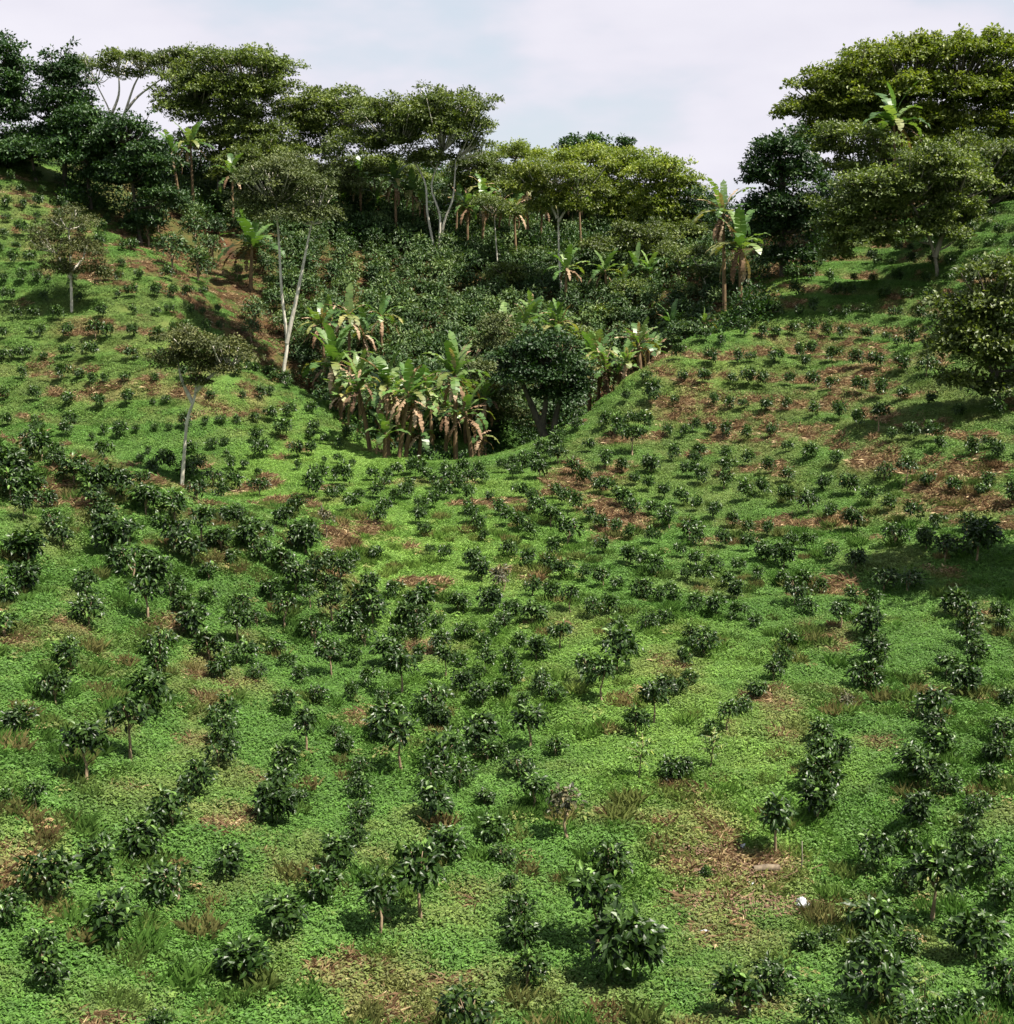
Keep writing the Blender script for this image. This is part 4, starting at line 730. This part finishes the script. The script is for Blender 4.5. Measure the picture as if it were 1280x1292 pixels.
B('half green banana nearest the edge of the right slope',(795,492),(790,440),83,6,3,1,.6,deadtop=2)

NTH = ['first', 'second', 'third', 'fourth', 'fifth', 'sixth', 'seventh', 'eighth', 'ninth', 'tenth', 'eleventh', 'twelfth']
for (xs, base_, hgt_, Y, txt) in (([432,456,478,502,522,546,562,588,612], 560, 95, 83, 'ragged banana in the back row of the gully clump'),
        ([400,418,462,482,655,668,700,712], 440, 62, 95, 'tattered drying banana on the lower far hillside'),
        ([436,472,478,540,575,612,628,668,680,735], 290, 62, 122, 'shaded banana among the ridge trees'),
        ([744,757,782,818,828], 478, 62, 86, 'drying banana in the row along the right slope edge'),
        ([785,800,842,858,872], 372, 52, 108, 'banana in the dark hollow below the low skyline')):
    for i, bx in enumerate(xs):
        bb = base_+(-10 if i % 2 else 8); by_ = bb-hgt_*random.uniform(.8, 1.15)
        B(f'{txt}, {NTH[i]} from left', (bx, bb), (bx+random.uniform(-8, 8), by_), Y+random.uniform(-1, 1.5), random.choice([3, 4, 5]), random.choice([2, 3, 5]), random.choice([1, 2, 3]), .8, deadtop=random.choice([0, 1, 2, 3]), big=.9)
# undergrowth (uncountable brush under the ridge trees and in the gully)
und = Acc()
UG = [(895,965,396,92,3.6),(440,500,585,80,1.8),(520,620,592,79,1.6),(900,962,392,93,2.3),(560,640,300,119,3),(180,340,232,130,7),(95,215,250,112,4),(0,130,190,118,4.5),(130,260,205,127,5),(260,640,240,136,5),(640,900,285,137,5),(880,1080,330,116,5),(1060,1290,240,122,5),(0,60,205,112,3),(100,150,235,110,3),(200,260,215,121,4),(330,420,225,124,4),(420,640,245,124,4),(640,900,300,122,5),(560,640,275,122,3),(420,690,292,119,3.2),(640,870,320,114,3),(250,420,262,120,3),(900,960,360,101,3),(960,1060,345,104,3),(1060,1280,265,110,5),(420,560,560,84,2.2),(560,700,575,86,2.2),(640,760,520,90,2.4),(400,480,510,90,2.4)]
for (x0, x1, py, Y, h) in UG:
    for _ in range(int((x1-x0)*Y/F*2.2)):
        yy = Y+R.uniform(-2, 3); xx = (R.uniform(x0, x1)-640)/F*yy; zz = float(hgt(np.array(xx), np.array(yy))); s = h*R.uniform(.35, .7); nl = int(60*s*s)+60
        dl = unit(R.normal(0, 1, (nl, 3))); dl[:, 2] = np.abs(dl[:, 2])
        P = np.array([xx, yy, zz])+dl*np.array([s*.8, s*.8, s])*R.uniform(.6, 1.05, (nl, 1)); L = R.uniform(.15, .34, nl)
        leaves(und, P, dl+R.normal(0, .5, (nl, 3)), dl*.5+np.array([0, 0, 1.]), L, L*.6)
tag(link('undergrowth', und.mesh('undergrowth', [M['dark_tree']])), 'tangled dark undergrowth below the ridge trees and in the gully', 'undergrowth', kind='stuff')

# ------------------------------------------------------------------ small things on the valley floor
def crumple(name, label, px, py, sx, sy, sz, cat='plastic bag'):
    c = cast(px, py); import bmesh
    bm = bmesh.new(); bmesh.ops.create_icosphere(bm, subdivisions=4, radius=1)
    for v in bm.verts:
        p = v.co; k = 1+.22*math.sin(3.1*p.x+1)*math.cos(4.3*p.y)+.07*math.sin(9*p.z+5*p.x)+.04*math.sin(17*p.y+11*p.x)+.05*math.sin(31*p.x+23*p.z)
        v.co = Vector((p.x*sx*k, p.y*sy*k, max(p.z, -.3)*sz*k))
    me = bpy.data.meshes.new(name); bm.to_mesh(me); bm.free(); me.materials.append(M['plastic'])
    o = link(name, me, None, c+np.array([0, 0, sz*.35+.07])); o.rotation_euler = (0, .1, R.random()*3); tag(o, label, cat)
crumple('plastic_bag', 'largest crumpled white plastic bag on reddish debris, lower right', 1013, 1149, .21, .15, .14)
crumple('plastic_scrap', 'small white plastic scrap left of a coffee bush, top of debris patch', 939, 1072, .09, .07, .05, 'plastic scrap')
crumple('plastic_scrap', 'flat white plastic scrap at the lower left of debris patch', 890, 1181, .10, .08, .04, 'plastic scrap')
crumple('plastic_scrap', 'tiny white plastic scrap right below the largest brush litter heap', 947, 1119, .09, .06, .03, 'plastic scrap')
lt = Acc()
for (cx, cy, rx, ry, n_) in ((940,1105,60,12,520),(990,1150,40,12,360),(880,1078,30,6,200),(920,1150,50,14,260)):
    for _ in range(n_):
        c = cast(cx+R.normal(0, rx*.6), cy+R.normal(0, ry*.6)); a = R.random()*3.14; L = R.uniform(.06, .4); d = np.array([math.cos(a), math.sin(a), R.normal(0, .2)])
        p = c+np.array([0, 0, R.uniform(.08, .16)]); 
        if R.random() < .12: tube(lt, [p, p+d*L*.9], .008, 4)
        else: leaves(lt, [p], [d], [(0, 0, 1)+R.normal(0, .4, 3)], L*.38, L*.16)
tag(link('plant_litter', lt.mesh('plant_litter', [M['litter']])), 'reddish brown dead leaves and twigs strewn round the white plastic bag', 'litter', kind='stuff')
lg = Acc(); c = cast(968, 1105); tube(lg, [c+np.array([-.3, 0, .16]), c+np.array([0, .03, .18]), c+np.array([.28, .05, .17])], [.07, .08, .065], 9)
o = link('cut_log', lg.mesh('cut_log', [M['wood']], True)); tag(o, 'short cut banana log lying in the reddish debris patch', 'log')
stk = Acc(); c = cast(1011, 1102); tube(stk, [c, c+np.array([.01, 0, .35]), c+np.array([-.015, 0, .78])], [.014, .012, .010], 6)
tag(link('wooden_stake', stk.mesh('wooden_stake', [M['grey_bark']], True)), 'thin pale upright stake at the right end of debris patch', 'stake')

# ------------------------------------------------------------------ light and sky
SUN_EL, SUN_AZ = math.radians(62), math.radians(114)      # azimuth clockwise from the viewing direction
sd = Vector((math.sin(SUN_AZ)*math.cos(SUN_EL), math.cos(SUN_AZ)*math.cos(SUN_EL), math.sin(SUN_EL)))
L = bpy.data.lights.new('sun', 'SUN'); L.energy = 5.0; L.angle = math.radians(.5); L.color = (1, .94, .82)
lo = bpy.data.objects.new('sun', L); COL.objects.link(lo); lo.rotation_euler = (-sd).to_track_quat('-Z', 'Y').to_euler(); lo.location = (0, 0, 60)
w = bpy.data.worlds.new('World'); sc.world = w; w.use_nodes = True; t = w.node_tree; t.nodes.clear()
sky = N(t, 'ShaderNodeTexSky', sky_type='NISHITA', sun_disc=False, sun_elevation=SUN_EL, sun_rotation=SUN_AZ)
tc = N(t, 'ShaderNodeTexCoord'); mp = N(t, 'ShaderNodeMapping'); mp.inputs['Scale'].default_value = (1, 1, 2.6); mp.inputs['Location'].default_value = (.3, .1, .25); t.links.new(tc.outputs['Generated'], mp.inputs[0])
n1 = noise(t, 3.2, 5, .5, mp.outputs[0]); n2 = noise(t, 1.4, 2, .5, mp.outputs[0])
cov = math_(t, 'ADD', math_(t, 'MULTIPLY', n1, .7), math_(t, 'MULTIPLY', n2, .3))
sep = N(t, 'ShaderNodeSeparateXYZ'); t.links.new(tc.outputs['Generated'], sep.inputs[0])
low = N(t, 'ShaderNodeMapRange'); t.links.new(sep.outputs[2], low.inputs[0]); low.inputs[1].default_value = .35; low.inputs[2].default_value = .9; low.inputs[3].default_value = 0; low.inputs[4].default_value = -.13
cov = math_(t, 'ADD', cov, low.outputs[0])
mr = N(t, 'ShaderNodeMapRange', interpolation_type='SMOOTHSTEP'); t.links.new(cov, mr.inputs[0]); mr.inputs[1].default_value = .475; mr.inputs[2].default_value = .57; mr.inputs[3].default_value = .0; mr.inputs[4].default_value = 1
blue = mix(t, .80, sky.outputs[0], (5.65, 6.15, 6.8))
cl = ramp(t, n1, [(.42, (5.9, 5.8, 6.6)), (.62, (6.8, 6.65, 7.3))])
skyc = mix(t, mr.outputs[0], blue, cl)
bg = N(t, 'ShaderNodeBackground'); bg.inputs[1].default_value = .05; t.links.new(skyc, bg.inputs[0])
wo = N(t, 'ShaderNodeOutputWorld'); t.links.new(bg.outputs[0], wo.inputs[0])
sc.view_settings.view_transform = 'Standard'; sc.view_settings.look = 'None'; sc.view_settings.gamma = 1; sc.view_settings.exposure = 1.4
sc.cycles.use_denoising = True
sc.cycles.max_bounces = 5; sc.cycles.diffuse_bounces = 2; sc.cycles.glossy_bounces = 2; sc.cycles.transmission_bounces = 2; sc.cycles.transparent_max_bounces = 4
print('bushes', len(bushes), 'cells', len(cells), max(len(v) for v in cells.values()))
